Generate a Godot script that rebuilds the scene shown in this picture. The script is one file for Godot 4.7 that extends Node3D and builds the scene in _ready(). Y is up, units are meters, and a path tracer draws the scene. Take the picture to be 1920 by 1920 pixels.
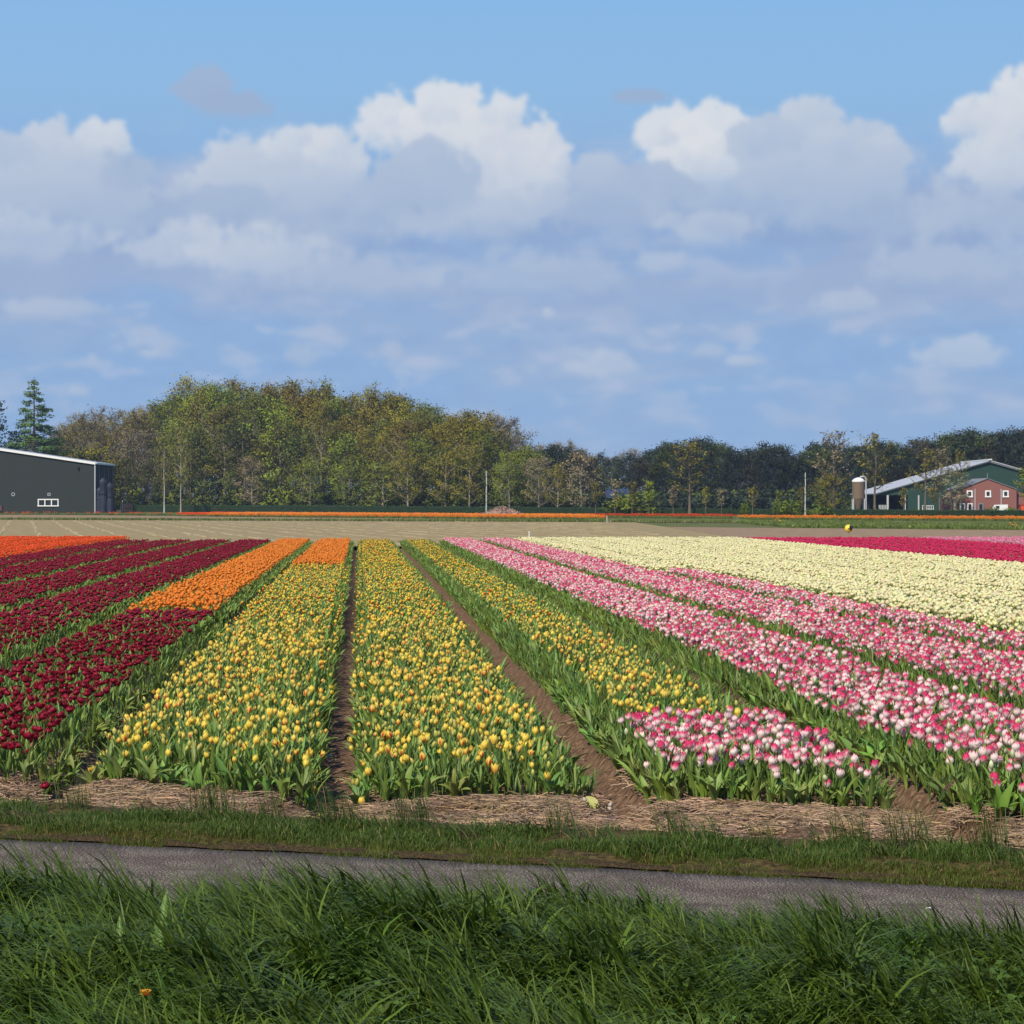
extends Node3D
# A Dutch tulip field beside a cycle path. Lengths in metres, y up, the camera looks along -Z.
# The rows of the field run along v, the beds lie side by side along u; t counts metres away from the camera across the path.

const F := 4200.0      # focal length of the photograph, in its pixels
const EYE := 2.1       # height of the camera
const HY := 945.0      # row of the horizon in the photograph
const RX := 0.9977
const RZ := 0.0679

var rng := RandomNumberGenerator.new()
var used := {}
var M := {}
var bump_noise := FastNoiseLite.new()
var fine_noise := FastNoiseLite.new()

# ---------------------------------------------------------------- mesh building
class MB:
	var v := PackedVector3Array()
	var c := PackedColorArray()
	var ix := PackedInt32Array()
	var nn := PackedVector3Array()      # only for leaves, which share the normal of their clump
	func leaf(p0: Vector3, p1: Vector3, p2: Vector3, col: Color, n: Vector3) -> void:
		var k := v.size()
		v.append(p0)
		v.append(p1)
		v.append(p2)
		var g := (p2 - p0).cross(p1 - p0)
		for j in 3:
			c.append(col)
			nn.append((n + g.normalized() * (0.55 if g.dot(n) > 0.0 else -0.55)).normalized())
		ix.append(k)
		ix.append(k + 1 if g.dot(n) > 0.0 else k + 2)
		ix.append(k + 2 if g.dot(n) > 0.0 else k + 1)
	func vert(p: Vector3, col: Color) -> int:
		v.append(p)
		c.append(col)
		return v.size() - 1
	func tri(a: int, b: int, d: int) -> void:
		ix.append(a)
		ix.append(b)
		ix.append(d)
	func quad(p0: Vector3, p1: Vector3, p2: Vector3, p3: Vector3, col: Color) -> void:
		var k := v.size()
		v.append(p0)
		v.append(p1)
		v.append(p2)
		v.append(p3)
		for j in 4:
			c.append(col)
		for j in [0, 2, 1, 0, 3, 2]:
			ix.append(k + j)
	func face(p0: Vector3, p1: Vector3, p2: Vector3, col: Color) -> void:
		var k := v.size()
		v.append(p0)
		v.append(p1)
		v.append(p2)
		for j in 3:
			c.append(col)
		ix.append(k)
		ix.append(k + 2)
		ix.append(k + 1)
	func grid(rows: int, cols: int, pts: PackedVector3Array, cls: PackedColorArray) -> void:
		var k := v.size()
		v.append_array(pts)
		c.append_array(cls)
		for r in rows - 1:
			for q in cols - 1:
				var a := k + r * cols + q
				tri(a, a + cols, a + 1)
				tri(a + 1, a + cols, a + cols + 1)
	func box(o: Vector3, size: Vector3, col: Color, b := Basis()) -> void:
		var h := size * 0.5
		var p: Array[Vector3] = []
		for s in [Vector3(-1, -1, -1), Vector3(1, -1, -1), Vector3(1, 1, -1), Vector3(-1, 1, -1), Vector3(-1, -1, 1), Vector3(1, -1, 1), Vector3(1, 1, 1), Vector3(-1, 1, 1)]:
			p.append(o + b * (s * h))
		quad(p[4], p[5], p[6], p[7], col)
		quad(p[1], p[0], p[3], p[2], col)
		quad(p[0], p[4], p[7], p[3], col)
		quad(p[5], p[1], p[2], p[6], col)
		quad(p[7], p[6], p[2], p[3], col)
		quad(p[0], p[1], p[5], p[4], col)
	func tube(pts: PackedVector3Array, rad: PackedFloat32Array, sides: int, col: Color, cap := true) -> void:
		var k := v.size()
		var n := pts.size()
		for i in n:
			var d := (pts[mini(i + 1, n - 1)] - pts[maxi(i - 1, 0)]).normalized()
			var up := Vector3.UP if absf(d.y) < 0.9 else Vector3.RIGHT
			var a := d.cross(up).normalized()
			var b := d.cross(a)
			for s in sides:
				var w := TAU * s / sides
				vert(pts[i] + (a * cos(w) + b * sin(w)) * rad[i], col)
		for i in n - 1:
			for s in sides:
				var q := k + i * sides + s
				var q2 := k + i * sides + (s + 1) % sides
				tri(q, q2, q + sides)
				tri(q2, q2 + sides, q + sides)
		if cap:
			var e := vert(pts[n - 1], col)
			for s in sides:
				tri(k + (n - 1) * sides + s, k + (n - 1) * sides + (s + 1) % sides, e)
	func lathe(prof: PackedVector2Array, sides: int, col: Color, at := Vector3.ZERO) -> void:
		var k := v.size()
		for q in prof:
			for s in sides:
				var w := TAU * s / sides
				vert(at + Vector3(cos(w) * q.x, q.y, sin(w) * q.x), col)
		for i in prof.size() - 1:
			for s in sides:
				var q := k + i * sides + s
				var q2 := k + i * sides + (s + 1) % sides
				tri(q, q2, q + sides)
				tri(q2, q2 + sides, q + sides)
	func add(o: MB, x: Transform3D) -> void:
		var k := v.size()
		for p in o.v:
			v.append(x * p)
		c.append_array(o.c)
		for j in o.ix:
			ix.append(j + k)
	func mesh(smooth := false) -> ArrayMesh:
		var arr := []
		arr.resize(Mesh.ARRAY_MAX)
		arr[Mesh.ARRAY_VERTEX] = v
		arr[Mesh.ARRAY_COLOR] = c
		arr[Mesh.ARRAY_INDEX] = ix
		if nn.size() == v.size() and nn.size() > 0:
			arr[Mesh.ARRAY_NORMAL] = nn
		elif smooth:
			var n := PackedVector3Array()
			n.resize(v.size())
			for j in range(0, ix.size(), 3):
				var a := ix[j]
				var b := ix[j + 1]
				var d := ix[j + 2]
				var w := (v[d] - v[a]).cross(v[b] - v[a])
				n[a] += w
				n[b] += w
				n[d] += w
			for j in n.size():
				n[j] = n[j].normalized() if n[j].length_squared() > 0.0 else Vector3.UP
			arr[Mesh.ARRAY_NORMAL] = n
		var m := ArrayMesh.new()
		m.add_surface_from_arrays(Mesh.PRIMITIVE_TRIANGLES, arr)
		return m

# ---------------------------------------------------------------- scene helpers
func numbered(called: String) -> String:
	var k: int = used.get(called, 0)
	used[called] = k + 1
	return called if k == 0 else "%s_%03d" % [called, k]

func obj(called: String, mesh: Mesh, mat: Material, parent: Node = null) -> MeshInstance3D:
	var o := MeshInstance3D.new()
	o.mesh = mesh
	o.material_override = mat
	if parent == null:
		o.name = numbered(called)
		add_child(o, true)
	else:
		var k := 0
		var nm := called
		while parent.has_node(NodePath(nm)):
			k += 1
			nm = "%s_%03d" % [called, k]
		o.name = nm
		parent.add_child(o, true)
	return o

func thing(called: String, label: String, category: String, at := Vector3.ZERO, turn := 0.0, group := "") -> Node3D:
	var o := Node3D.new()
	o.name = numbered(called)
	add_child(o, true)
	o.position = at
	o.rotation.y = turn
	tag(o, label, category, group)
	return o

func tag(o: Node, label: String, category: String, group := "", kind := "") -> void:
	o.set_meta("label", label)
	o.set_meta("category", category)
	if group:
		o.set_meta("group", group)
	if kind:
		o.set_meta("kind", kind)

func struct(called: String, label: String, category: String, mesh: Mesh, mat: Material) -> MeshInstance3D:
	var o := obj(called, mesh, mat)
	tag(o, label, category, "", "structure")
	return o

func many(called: String, mesh: Mesh, mat: Material, xs: Array, cols: PackedColorArray, parent: Node) -> void:
	if xs.is_empty():
		return
	var mm := MultiMesh.new()
	mm.transform_format = MultiMesh.TRANSFORM_3D
	mm.use_colors = true
	mm.mesh = mesh
	mm.instance_count = xs.size()
	var buf := PackedFloat32Array()
	buf.resize(xs.size() * 16)
	var k := 0
	for j in xs.size():
		var x: Transform3D = xs[j]
		var b := x.basis
		buf[k] = b.x.x
		buf[k + 1] = b.y.x
		buf[k + 2] = b.z.x
		buf[k + 3] = x.origin.x
		buf[k + 4] = b.x.y
		buf[k + 5] = b.y.y
		buf[k + 6] = b.z.y
		buf[k + 7] = x.origin.y
		buf[k + 8] = b.x.z
		buf[k + 9] = b.y.z
		buf[k + 10] = b.z.z
		buf[k + 11] = x.origin.z
		buf[k + 12] = cols[j].r
		buf[k + 13] = cols[j].g
		buf[k + 14] = cols[j].b
		buf[k + 15] = 1.0
		k += 16
	mm.buffer = buf
	var o := MultiMeshInstance3D.new()
	o.multimesh = mm
	o.material_override = mat
	var nm := called
	var q := 0
	while parent.has_node(NodePath(nm)):
		q += 1
		nm = "%s_%03d" % [called, q]
	o.name = nm
	parent.add_child(o, true)
	o.set_meta("kind", "stuff")

func rnd(a: float, b: float) -> float:
	return rng.randf_range(a, b)

func sc(r: float, g: float, b: float) -> Color:   # sRGB bytes to a linear colour
	return Color(r / 255.0, g / 255.0, b / 255.0).srgb_to_linear()

func far_at(px: float, d: float, h := 0.0) -> Vector3:
	return Vector3((px - 960.0) / F * d, h, -d)

func h_at(py: float, d: float) -> float:
	return EYE + (HY - py) * d / F

func field(u: float, v: float, y := 0.0) -> Vector3:
	return Vector3(RX * u - RZ * v, y, -(RZ * u + RX * v))

func t_of(x: float, z: float) -> float:
	return -z + 0.306 * x

func at_xt(x: float, t: float, y := 0.0) -> Vector3:
	return Vector3(x, y, -(t - 0.306 * x))

func vmat(called: String, rough: float, back := 0.0, spec := 0.4, tint := Color.WHITE) -> StandardMaterial3D:
	var m := StandardMaterial3D.new()
	m.resource_name = called
	m.vertex_color_use_as_albedo = true
	m.albedo_color = tint
	m.roughness = rough
	m.metallic_specular = spec
	m.cull_mode = BaseMaterial3D.CULL_DISABLED
	if back > 0.0:
		m.backlight_enabled = true
		m.backlight = Color(back, back, back)
	return m

func noise_tex(sd: int, freq: float, stops: Array, octaves := 4, size := 512, type := FastNoiseLite.TYPE_SIMPLEX_SMOOTH) -> NoiseTexture2D:
	var n := FastNoiseLite.new()
	n.seed = sd
	n.noise_type = type
	n.frequency = freq
	n.fractal_octaves = octaves
	var t := NoiseTexture2D.new()
	t.width = size
	t.height = size
	t.seamless = true
	t.noise = n
	if stops.size():
		var g := Gradient.new()
		var offs := PackedFloat32Array()
		var cs := PackedColorArray()
		for s in stops:
			offs.append(s[0])
			cs.append(s[1])
		g.offsets = offs
		g.colors = cs
		t.color_ramp = g
	return t

func ground_mat(called: String, sd: int, scale: float, freq: float, stops: Array, relief := 0.0, rough := 0.95, fine := true) -> StandardMaterial3D:
	var m := StandardMaterial3D.new()
	m.resource_name = called
	m.albedo_texture = noise_tex(sd, freq, stops)
	m.uv1_triplanar = true
	m.uv1_world_triplanar = true
	m.uv1_scale = Vector3.ONE * scale
	m.roughness = rough
	m.metallic_specular = 0.25
	if relief > 0.0:
		m.heightmap_enabled = true
		m.heightmap_texture = noise_tex(sd + 7, freq * 1.3, [])
		m.heightmap_scale = relief
	return m

func plain(called: String, col: Color, rough := 0.8, spec := 0.4, metal := 0.0) -> StandardMaterial3D:
	var m := StandardMaterial3D.new()
	m.resource_name = called
	m.albedo_color = col.linear_to_srgb()
	m.roughness = rough
	m.metallic_specular = spec
	m.metallic = metal
	return m

# ---------------------------------------------------------------- sky: air and cumulus, laid out by azimuth and height
var blobs := []           # [cx, cy, rx, ry, brightness, softness], in 1/4200 radian
var buckets := {}
var cn := FastNoiseLite.new()
var cn2 := FastNoiseLite.new()
var cn3 := FastNoiseLite.new()
const STOPS := [[-60, 152, 180, 216], [0, 150, 180, 217], [250, 145, 177, 217], [520, 139, 174, 219], [760, 143, 185, 226], [950, 137, 184, 231], [1500, 112, 166, 224], [2300, 82, 140, 210], [4000, 58, 112, 190], [6700, 46, 94, 172]]

func blob(cx: float, cy: float, rx: float, ry: float, br: float, soft := 0.15) -> void:
	blobs.append([960.0 + F * atan((cx - 960.0) / F), cy, rx, ry, br, soft])

func lay_clouds() -> void:
	# small grey scraps
	blob(385, 190, 62, 40, 0.12, 0.3)
	blob(440, 212, 66, 32, 0.08, 0.3)
	blob(1200, 193, 56, 17, 0.06, 0.32)
	# the row of cumulus
	blob(185, 300, 62, 52, 0.80)
	blob(90, 330, 75, 75, 0.62)
	blob(10, 345, 65, 72, 0.45)
	blob(140, 375, 150, 70, 0.45, 0.3)
	blob(235, 345, 45, 50, 0.25, 0.3)
	blob(440, 330, 75, 62, 0.66)
	blob(560, 300, 62, 52, 0.74)
	blob(630, 310, 60, 60, 0.78)
	blob(520, 365, 170, 62, 0.50, 0.3)
	blob(735, 245, 66, 58, 0.92)
	blob(835, 225, 75, 56, 1.0)
	blob(930, 265, 75, 70, 0.9)
	blob(1000, 320, 72, 82, 0.80)
	blob(880, 320, 150, 90, 0.85, 0.2)
	blob(960, 390, 120, 50, 0.62, 0.3)
	blob(1120, 330, 60, 36, 0.42, 0.25)
	blob(1260, 262, 64, 54, 1.0)
	blob(1345, 262, 76, 52, 0.98)
	blob(1305, 318, 105, 52, 0.92)
	blob(1515, 250, 58, 56, 0.62)
	blob(1440, 290, 70, 56, 0.42)
	blob(1590, 300, 80, 58, 0.50)
	blob(1660, 315, 52, 46, 0.52)
	blob(1540, 350, 180, 60, 0.40, 0.3)
	blob(1905, 245, 76, 70, 0.95)
	blob(1990, 215, 90, 90, 0.85)
	blob(1815, 250, 48, 40, 0.85)
	blob(1900, 330, 110, 70, 0.74, 0.3)
	# the grey bodies that join them
	blob(90, 420, 170, 60, 0.30, 0.45)
	blob(330, 420, 200, 55, 0.26, 0.5)
	blob(620, 420, 230, 60, 0.30, 0.45)
	blob(900, 420, 160, 55, 0.40, 0.45)
	blob(1130, 400, 150, 60, 0.30, 0.45)
	blob(1420, 395, 190, 60, 0.30, 0.4)
	blob(1650, 420, 190, 60, 0.26, 0.5)
	blob(1860, 425, 160, 60, 0.36, 0.45)
	# darker heaps that stand before them
	blob(800, 350, 100, 75, 0.30, 0.22)
	blob(745, 375, 90, 50, 0.28, 0.3)
	blob(440, 395, 80, 40, 0.22, 0.3)
	blob(1210, 345, 55, 40, 0.28, 0.25)
	blob(1270, 365, 48, 34, 0.25, 0.25)
	# second row, half sunk in the haze
	blob(375, 478, 140, 56, 0.62, 0.4)
	blob(485, 488, 130, 66, 0.62, 0.45)
	blob(660, 525, 190, 60, 0.38, 0.55)
	blob(35, 470, 140, 58, 0.52, 0.45)
	blob(1340, 440, 80, 46, 0.46, 0.45)
	blob(1270, 425, 40, 26, 0.42, 0.5)
	blob(1000, 525, 180, 56, 0.32, 0.6)
	blob(1240, 500, 60, 26, 0.42, 0.55)
	blob(1790, 515, 170, 56, 0.36, 0.55)
	blob(1585, 575, 56, 26, 0.42, 0.5)
	blob(120, 590, 90, 24, 0.40, 0.5)
	blob(1028, 588, 13, 14, 0.6, 0.4)
	blob(1135, 688, 82, 32, 0.55, 0.45)
	blob(1800, 675, 86, 36, 0.55, 0.45)
	blob(1400, 680, 40, 12, 0.5, 0.5)
	blob(1320, 662, 40, 20, 0.4, 0.5)
	blob(280, 668, 22, 9, 0.5, 0.5)
	blob(175, 680, 14, 12, 0.4, 0.5)
	blob(150, 740, 24, 12, 0.42, 0.5)
	blob(565, 672, 30, 30, 0.3, 0.6)
	blob(740, 665, 24, 26, 0.3, 0.6)
	# the same weather all round
	rng.seed = 71
	for k in 150:
		var cx := rnd(-F * PI, F * PI) + 960.0
		if absf(cx - 960.0) < 1300.0:
			continue
		var cy := rnd(230, 420) if k % 3 else rnd(430, 700)
		var w := rnd(60, 120) if k % 3 else rnd(70, 150)
		var b := rnd(0.4, 1.0) if k % 3 else rnd(0.35, 0.55)
		for q in 4:
			blobs.append([cx + rnd(-w, w) * 1.1, cy + rnd(-20, 60), w * rnd(0.6, 1.1), w * rnd(0.45, 0.75), b * rnd(0.6, 1.05), 0.12 if q < 2 else 0.3])
	for k in 60:
		var cx2 := rnd(-F * PI, F * PI) + 960.0
		var cy2 := HY - rnd(1150, 4200)
		var w2 := rnd(90, 260)
		for q in 4:
			blobs.append([cx2 + rnd(-w2, w2) * 1.5, cy2 + rnd(-0.4, 0.4) * w2, w2 * rnd(0.7, 1.4), w2 * rnd(0.35, 0.6), rnd(0.45, 0.95), 0.3])
	for j in blobs.size():
		var b2: Array = blobs[j]
		for q in range(int(floor((b2[0] - b2[2] * 1.5) / 60.0)), int(floor((b2[0] + b2[2] * 1.5) / 60.0)) + 1):
			if not buckets.has(q):
				buckets[q] = []
			buckets[q].append(b2)

func sky_at(x: float, y: float) -> Vector3:
	# the air
	var up := HY - y
	var k := 0
	while k < STOPS.size() - 2 and up > STOPS[k + 1][0]:
		k += 1
	var a: Array = STOPS[k]
	var b: Array = STOPS[k + 1]
	var w := clampf((up - a[0]) / (b[0] - a[0]), 0.0, 1.0)
	var col := Vector3(lerpf(a[1], b[1], w), lerpf(a[2], b[2], w), lerpf(a[3], b[3], w))
	# veils of distant cloud low in the sky
	if up < 760.0:
		var band := smoothstep(740.0, 560.0, up) * (0.5 + 0.5 * smoothstep(120.0, 360.0, up))
		var n1 := cn.get_noise_2d(x * 0.36, y * 1.1)
		var n2 := cn2.get_noise_2d(x * 0.30 + 900.0, y * 0.9)
		var veil := smoothstep(-0.25, 0.45, n1 + 0.22 * n2) * band
		col = col.lerp(Vector3(158, 178, 210), veil * 0.55)
		var wisps := smoothstep(0.05, 0.55, n2 + 0.4 * n1) * band
		col = col.lerp(Vector3(182, 194, 218), wisps * 0.55)
		var gap := smoothstep(0.0, 0.5, -n1 - 0.3 * n2) * smoothstep(480.0, 300.0, up)
		col = col.lerp(Vector3(140, 175, 219), gap * 0.55)
		var n3 := cn3.get_noise_2d(x * 0.55, y * 1.5)
		col = col.lerp(Vector3(184, 196, 219), smoothstep(0.08, 0.45, n3 + 0.3 * n2) * band * 0.60)
		col = col.lerp(Vector3(138, 168, 211), smoothstep(0.08, 0.45, -n3) * band * 0.42)
		# the shadowed bases under the row
		var base := smoothstep(655.0, 560.0, up + 40.0 * n1) * smoothstep(300.0, 430.0, up + 60.0 * n2)
		col = col.lerp(Vector3(156, 176, 210), base * clampf(0.66 + 0.8 * n1, 0.1, 0.9))
		var dark := smoothstep(590.0, 540.0, up) * smoothstep(440.0, 500.0, up)
		col = col.lerp(Vector3(142, 167, 207), dark * clampf(0.5 - 1.4 * n2, 0.0, 0.8))
	var near: Array = buckets.get(int(floor(x / 60.0)), [])
	if near.size():
		var dn := cn3.get_noise_2d(x * 0.8, y * 0.85) * 0.38 + cn2.get_noise_2d(x * 1.7, y * 1.9) * 0.26 + cn3.get_noise_2d(x * 3.1 + 400.0, y * 3.1) * 0.16
		for e in near:
			var dx: float = (x - e[0]) / (e[2] * 1.16)
			var dy: float = (y - e[1]) / (e[3] * 1.16)
			if absf(dx) > 1.45 or absf(dy) > 1.6:
				continue
			var soft: float = e[5]
			var m := 1.0 - sqrt(dx * dx + dy * dy) + dn * (0.75 + 0.5 * soft)
			var edge := soft * 0.8 * (1.0 if dy < 0.0 else 1.0 + 3.0 * dy)
			var al := smoothstep(-0.03, 0.04 + edge, m)
			if dy > 0.0:
				al *= smoothstep(1.15, 0.1, dy)
			if al <= 0.003:
				continue
			var lit := 0.60 - 0.16 * dx - 0.34 * dy + 0.80 * dn + 0.12 * (1.0 - clampf(m, 0.0, 1.0))
			lit = clampf(lit, 0.0, 1.0)
			var br: float = e[4] * (0.55 + 0.55 * lit)
			var cc := Vector3(151, 174, 208).lerp(Vector3(220, 223, 229), clampf(br, 0.0, 1.0))
			col = col.lerp(cc, al * (0.93 if soft < 0.35 else 0.7))
	return col

func to_linear(c: Vector3) -> Color:
	return Color(c.x / 255.0, c.y / 255.0, c.z / 255.0).srgb_to_linear()

func make_sky() -> ImageTexture:
	cn.seed = 5
	cn.frequency = 0.0042
	cn.fractal_octaves = 4
	cn2.seed = 9
	cn2.frequency = 0.011
	cn2.fractal_octaves = 4
	cn3.seed = 23
	cn3.frequency = 0.012
	cn3.fractal_octaves = 5
	cn3.fractal_gain = 0.55
	lay_clouds()
	var lw := 1024
	var im := Image.create(lw, 512, false, Image.FORMAT_RGBF)
	im.fill(to_linear(Vector3(120, 124, 110)))
	for r in 264:
		var el := PI * 0.5 - PI * (r + 0.5) / 512.0
		for q in lw:
			var az := TAU * (q + 0.5) / lw
			if az > PI:
				az -= TAU
			im.set_pixel(q, r, to_linear(sky_at(960.0 + F * az, HY - F * el)))
	im.resize(4096, 2048, Image.INTERPOLATE_BILINEAR)
	var s := TAU / 4096.0
	for r in range(1024 - 225, 1024 + 30):
		var el := PI * 0.5 - PI * (r + 0.5) / 2048.0
		for q in range(-196, 196):
			im.set_pixel(posmod(q, 4096), r, to_linear(sky_at(960.0 + F * (q + 0.5) * s, HY - F * el)))
	return ImageTexture.create_from_image(im)

# ---------------------------------------------------------------- the land
# the trenches between the beds, counted in u
const TRENCH: Array[float] = [-32.17, -30.17, -28.17, -26.17, -24.17, -22.17, -20.17, -18.17, -16.17, -14.17, -12.3, -10.17, -8.17, -6.17, -4.17, -2.17, -0.17, 1.83, 3.83, 5.83, 7.78, 9.0, 11.0, 13.0, 15.0, 17.0, 19.2, 21.2, 23.2, 25.2, 27.6, 29.6, 31.6, 33.6, 35.6, 37.6]

func front_v(u: float) -> float:     # where the plants of a bed begin
	if u < -2.17:
		return 16.75
	if u < -0.17:
		return lerpf(16.75, 15.5, (u + 2.0) / 1.7)
	if u < 1.83:
		return 15.5
	return maxf(15.5 - 0.36 * (u - 1.4), 13.2)

func end_v(u: float) -> float:
	return 113.0 if u > -12.3 else 122.0

func soil_y(u: float, v: float) -> float:
	var y := 0.035 * bump_noise.get_noise_2d(u * 9.0, v * 9.0) + 0.02 * fine_noise.get_noise_2d(u * 30.0, v * 30.0)
	var d := 9.0
	for q in TRENCH:
		d = minf(d, absf(u - q))
	var lead := smoothstep(0.0, 1.4, v - (14.35 - 0.3732 * u) / 0.977)
	y -= 0.17 * (1.0 - smoothstep(0.10, 0.30, d)) * lead
	y += 0.03 * smoothstep(0.25, 0.45, d) * lead * smoothstep(front_v(u) + 0.4, front_v(u) - 0.3, v)
	return y

func verge_y(x: float, t: float) -> float:      # the near grass bank
	var up := smoothstep(11.18, 9.7, t)
	return 0.035 * smoothstep(11.2, 11.1, t) + up * (0.10 + 0.22 * bump_noise.get_noise_2d(x * 3.2, t * 3.2)) + 0.05 * up * fine_noise.get_noise_2d(x * 8.0, t * 8.0)

func far_verge_y(x: float, t: float) -> float:
	var up := smoothstep(13.03, 13.3, t)
	return 0.012 + up * (0.05 + 0.05 * bump_noise.get_noise_2d(x * 6.0 + 40.0, t * 6.0)) * smoothstep(14.5, 14.1, t)

func sheet(rows: PackedFloat32Array, cols: PackedFloat32Array, at: Callable) -> ArrayMesh:
	var b := MB.new()
	var pts := PackedVector3Array()
	for r in rows:
		for q in cols:
			pts.append(at.call(q, r))
	var cs := PackedColorArray()
	cs.resize(pts.size())
	cs.fill(Color.WHITE)
	b.grid(rows.size(), cols.size(), pts, cs)
	for j in range(0, b.ix.size(), 3):     # turn the faces up
		var a := b.v[b.ix[j]]
		if ((b.v[b.ix[j + 2]] - a).cross(b.v[b.ix[j + 1]] - a)).y < 0.0:
			var s := b.ix[j + 1]
			b.ix[j + 1] = b.ix[j + 2]
			b.ix[j + 2] = s
	return b.mesh(true)

func steps(parts: Array) -> PackedFloat32Array:    # [from, to, step, to, step, ...]
	var o := PackedFloat32Array([parts[0]])
	var k := 1
	while k < parts.size():
		var a := o[o.size() - 1]
		var n := maxi(1, roundi((parts[k] - a) / parts[k + 1]))
		for j in n:
			o.append(a + (parts[k] - a) * (j + 1) / n)
		k += 2
	return o

func far_sheet(called: String, label: String, category: String, x0: float, x1: float, near: Callable, back: Callable, y: float, mat: Material) -> void:
	var cols := steps([x0, x1, (x1 - x0) / 24.0])
	struct(called, label, category, sheet(PackedFloat32Array([0.0, 0.33, 0.66, 1.0]), cols, func(x, w): return Vector3(x, y, -lerpf(near.call(x), back.call(x), w))), mat)

func hedge_d(x: float) -> float:
	return 468.0 - 1.15 * x

func build_ground() -> void:
	M.turf = ground_mat("turf", 3, 0.5, 0.03, [[0.2, Color(0.10, 0.11, 0.06)], [0.5, Color(0.16, 0.18, 0.08)], [0.8, Color(0.25, 0.24, 0.13)]])
	M.pasture = ground_mat("pasture", 4, 0.03, 0.02, [[0.2, Color(0.30, 0.34, 0.16)], [0.5, Color(0.36, 0.39, 0.19)], [0.8, Color(0.44, 0.42, 0.25)]])
	M.soil = ground_mat("soil", 11, 0.8, 0.03, [[0.15, Color(0.26, 0.19, 0.14)], [0.45, Color(0.40, 0.31, 0.235)], [0.62, Color(0.46, 0.365, 0.28)], [0.85, Color(0.58, 0.48, 0.37)]], 2.5)
	M.verge_soil = ground_mat("verge soil", 17, 0.9, 0.03, [[0.2, Color(0.20, 0.16, 0.10)], [0.5, Color(0.30, 0.26, 0.14)], [0.8, Color(0.40, 0.34, 0.20)]], 2.0)
	M.edge_soil = ground_mat("edge soil", 19, 1.4, 0.05, [[0.2, Color(0.19, 0.15, 0.10)], [0.6, Color(0.29, 0.235, 0.155)], [0.9, Color(0.38, 0.32, 0.20)]], 1.5)
	M.stubble = ground_mat("stubble", 23, 0.10, 0.02, [[0.15, Color(0.52, 0.455, 0.31)], [0.5, Color(0.585, 0.52, 0.365)], [0.85, Color(0.65, 0.58, 0.42)]])
	M.bare = ground_mat("bare soil", 29, 0.08, 0.02, [[0.15, Color(0.51, 0.42, 0.32)], [0.5, Color(0.57, 0.475, 0.365)], [0.85, Color(0.63, 0.54, 0.42)]])
	# asphalt: grey binder with light and dark grains
	var asp := ground_mat("asphalt", 31, 0.9, 0.15, [[0.22, Color(0.20, 0.18, 0.155)], [0.42, Color(0.345, 0.313, 0.278)], [0.60, Color(0.40, 0.362, 0.325)], [0.76, Color(0.76, 0.70, 0.63)]], 0.25, 0.95)
	asp.metallic_specular = 0.12
	asp.detail_enabled = true
	asp.detail_albedo = noise_tex(37, 0.006, [[0.25, Color(0.86, 0.85, 0.86)], [0.7, Color(1, 1, 1)]], 3)
	asp.detail_blend_mode = BaseMaterial3D.BLEND_MODE_MUL
	asp.detail_mask = noise_tex(38, 0.01, [[0.0, Color.WHITE], [1.0, Color.WHITE]], 1, 64)
	M.asphalt = asp

	# one sheet of land out to the horizon; it lies lower where the path and the field lie over it
	struct("ground", "flat green farmland stretching to the horizon under everything", "ground",
		sheet(steps([-60, -20, 10, 130, 6, 170, 10, 700, 60, 5000, 700]), steps([-3500, -700, 400, -120, 60, -50, 10, 50, 5, 130, 10, 700, 60, 3500, 400]),
		func(x, d):
			var inside := smoothstep(52.0, 44.0, absf(x - 2.0)) * smoothstep(-24.0, -14.0, d) * smoothstep(128.0, 118.0, d)
			return Vector3(x, -0.4 * inside - 0.03, -d)), M.pasture)
	struct("near_verge", "grassy bank of dark soil and turf in front of the cycle path", "verge",
		sheet(steps([-16, 6, 1.0, 11.2, 0.12]), steps([-44, -6, 1.0, 6, 0.12, 44, 1.0]), func(x, t): return at_xt(x, t, verge_y(x, t))), M.turf)
	# the cycle path: a slab with a low crown
	struct("cycle_path", "grey asphalt cycle path running across between two grass verges", "path",
		sheet(PackedFloat32Array([10.93, 10.95, 11.3, 11.99, 12.7, 13.02, 13.04]), steps([-44, 44, 1.0]),
		func(x, t): return at_xt(x, t + (0.012 if t < 12.5 else 0.035) * fine_noise.get_noise_1d(x * 22.0 + t), 0.012 + (-0.2 if t < 10.94 or t > 13.03 else 0.012 * (1.0 - absf(t - 11.99))))), M.asphalt)
	struct("path_edge", "crumbling dark soil along the far edge of the cycle path", "soil",
		sheet(steps([12.985, 13.09, 0.02]), steps([-44, -6, 1.0, 6, 0.06, 44, 1.0]),
		func(x, t): return at_xt(x, t + 0.05 * bump_noise.get_noise_1d(x * 14.0), 0.020 + 0.016 * smoothstep(12.97, 13.05, t) + 0.022 * fine_noise.get_noise_2d(x * 40.0, t * 60.0) * smoothstep(12.97, 13.05, t))), M.edge_soil)
	struct("far_verge", "strip of short grass and soil between cycle path and tulip field", "verge",
		sheet(steps([13.06, 14.5, 0.1]), steps([-44, -7, 1.0, 7, 0.1, 44, 1.0]), func(x, t): return at_xt(x, t, far_verge_y(x, t))), M.verge_soil)
	# the soil of the tulip field with its trenches
	var us := PackedFloat32Array()
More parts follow.
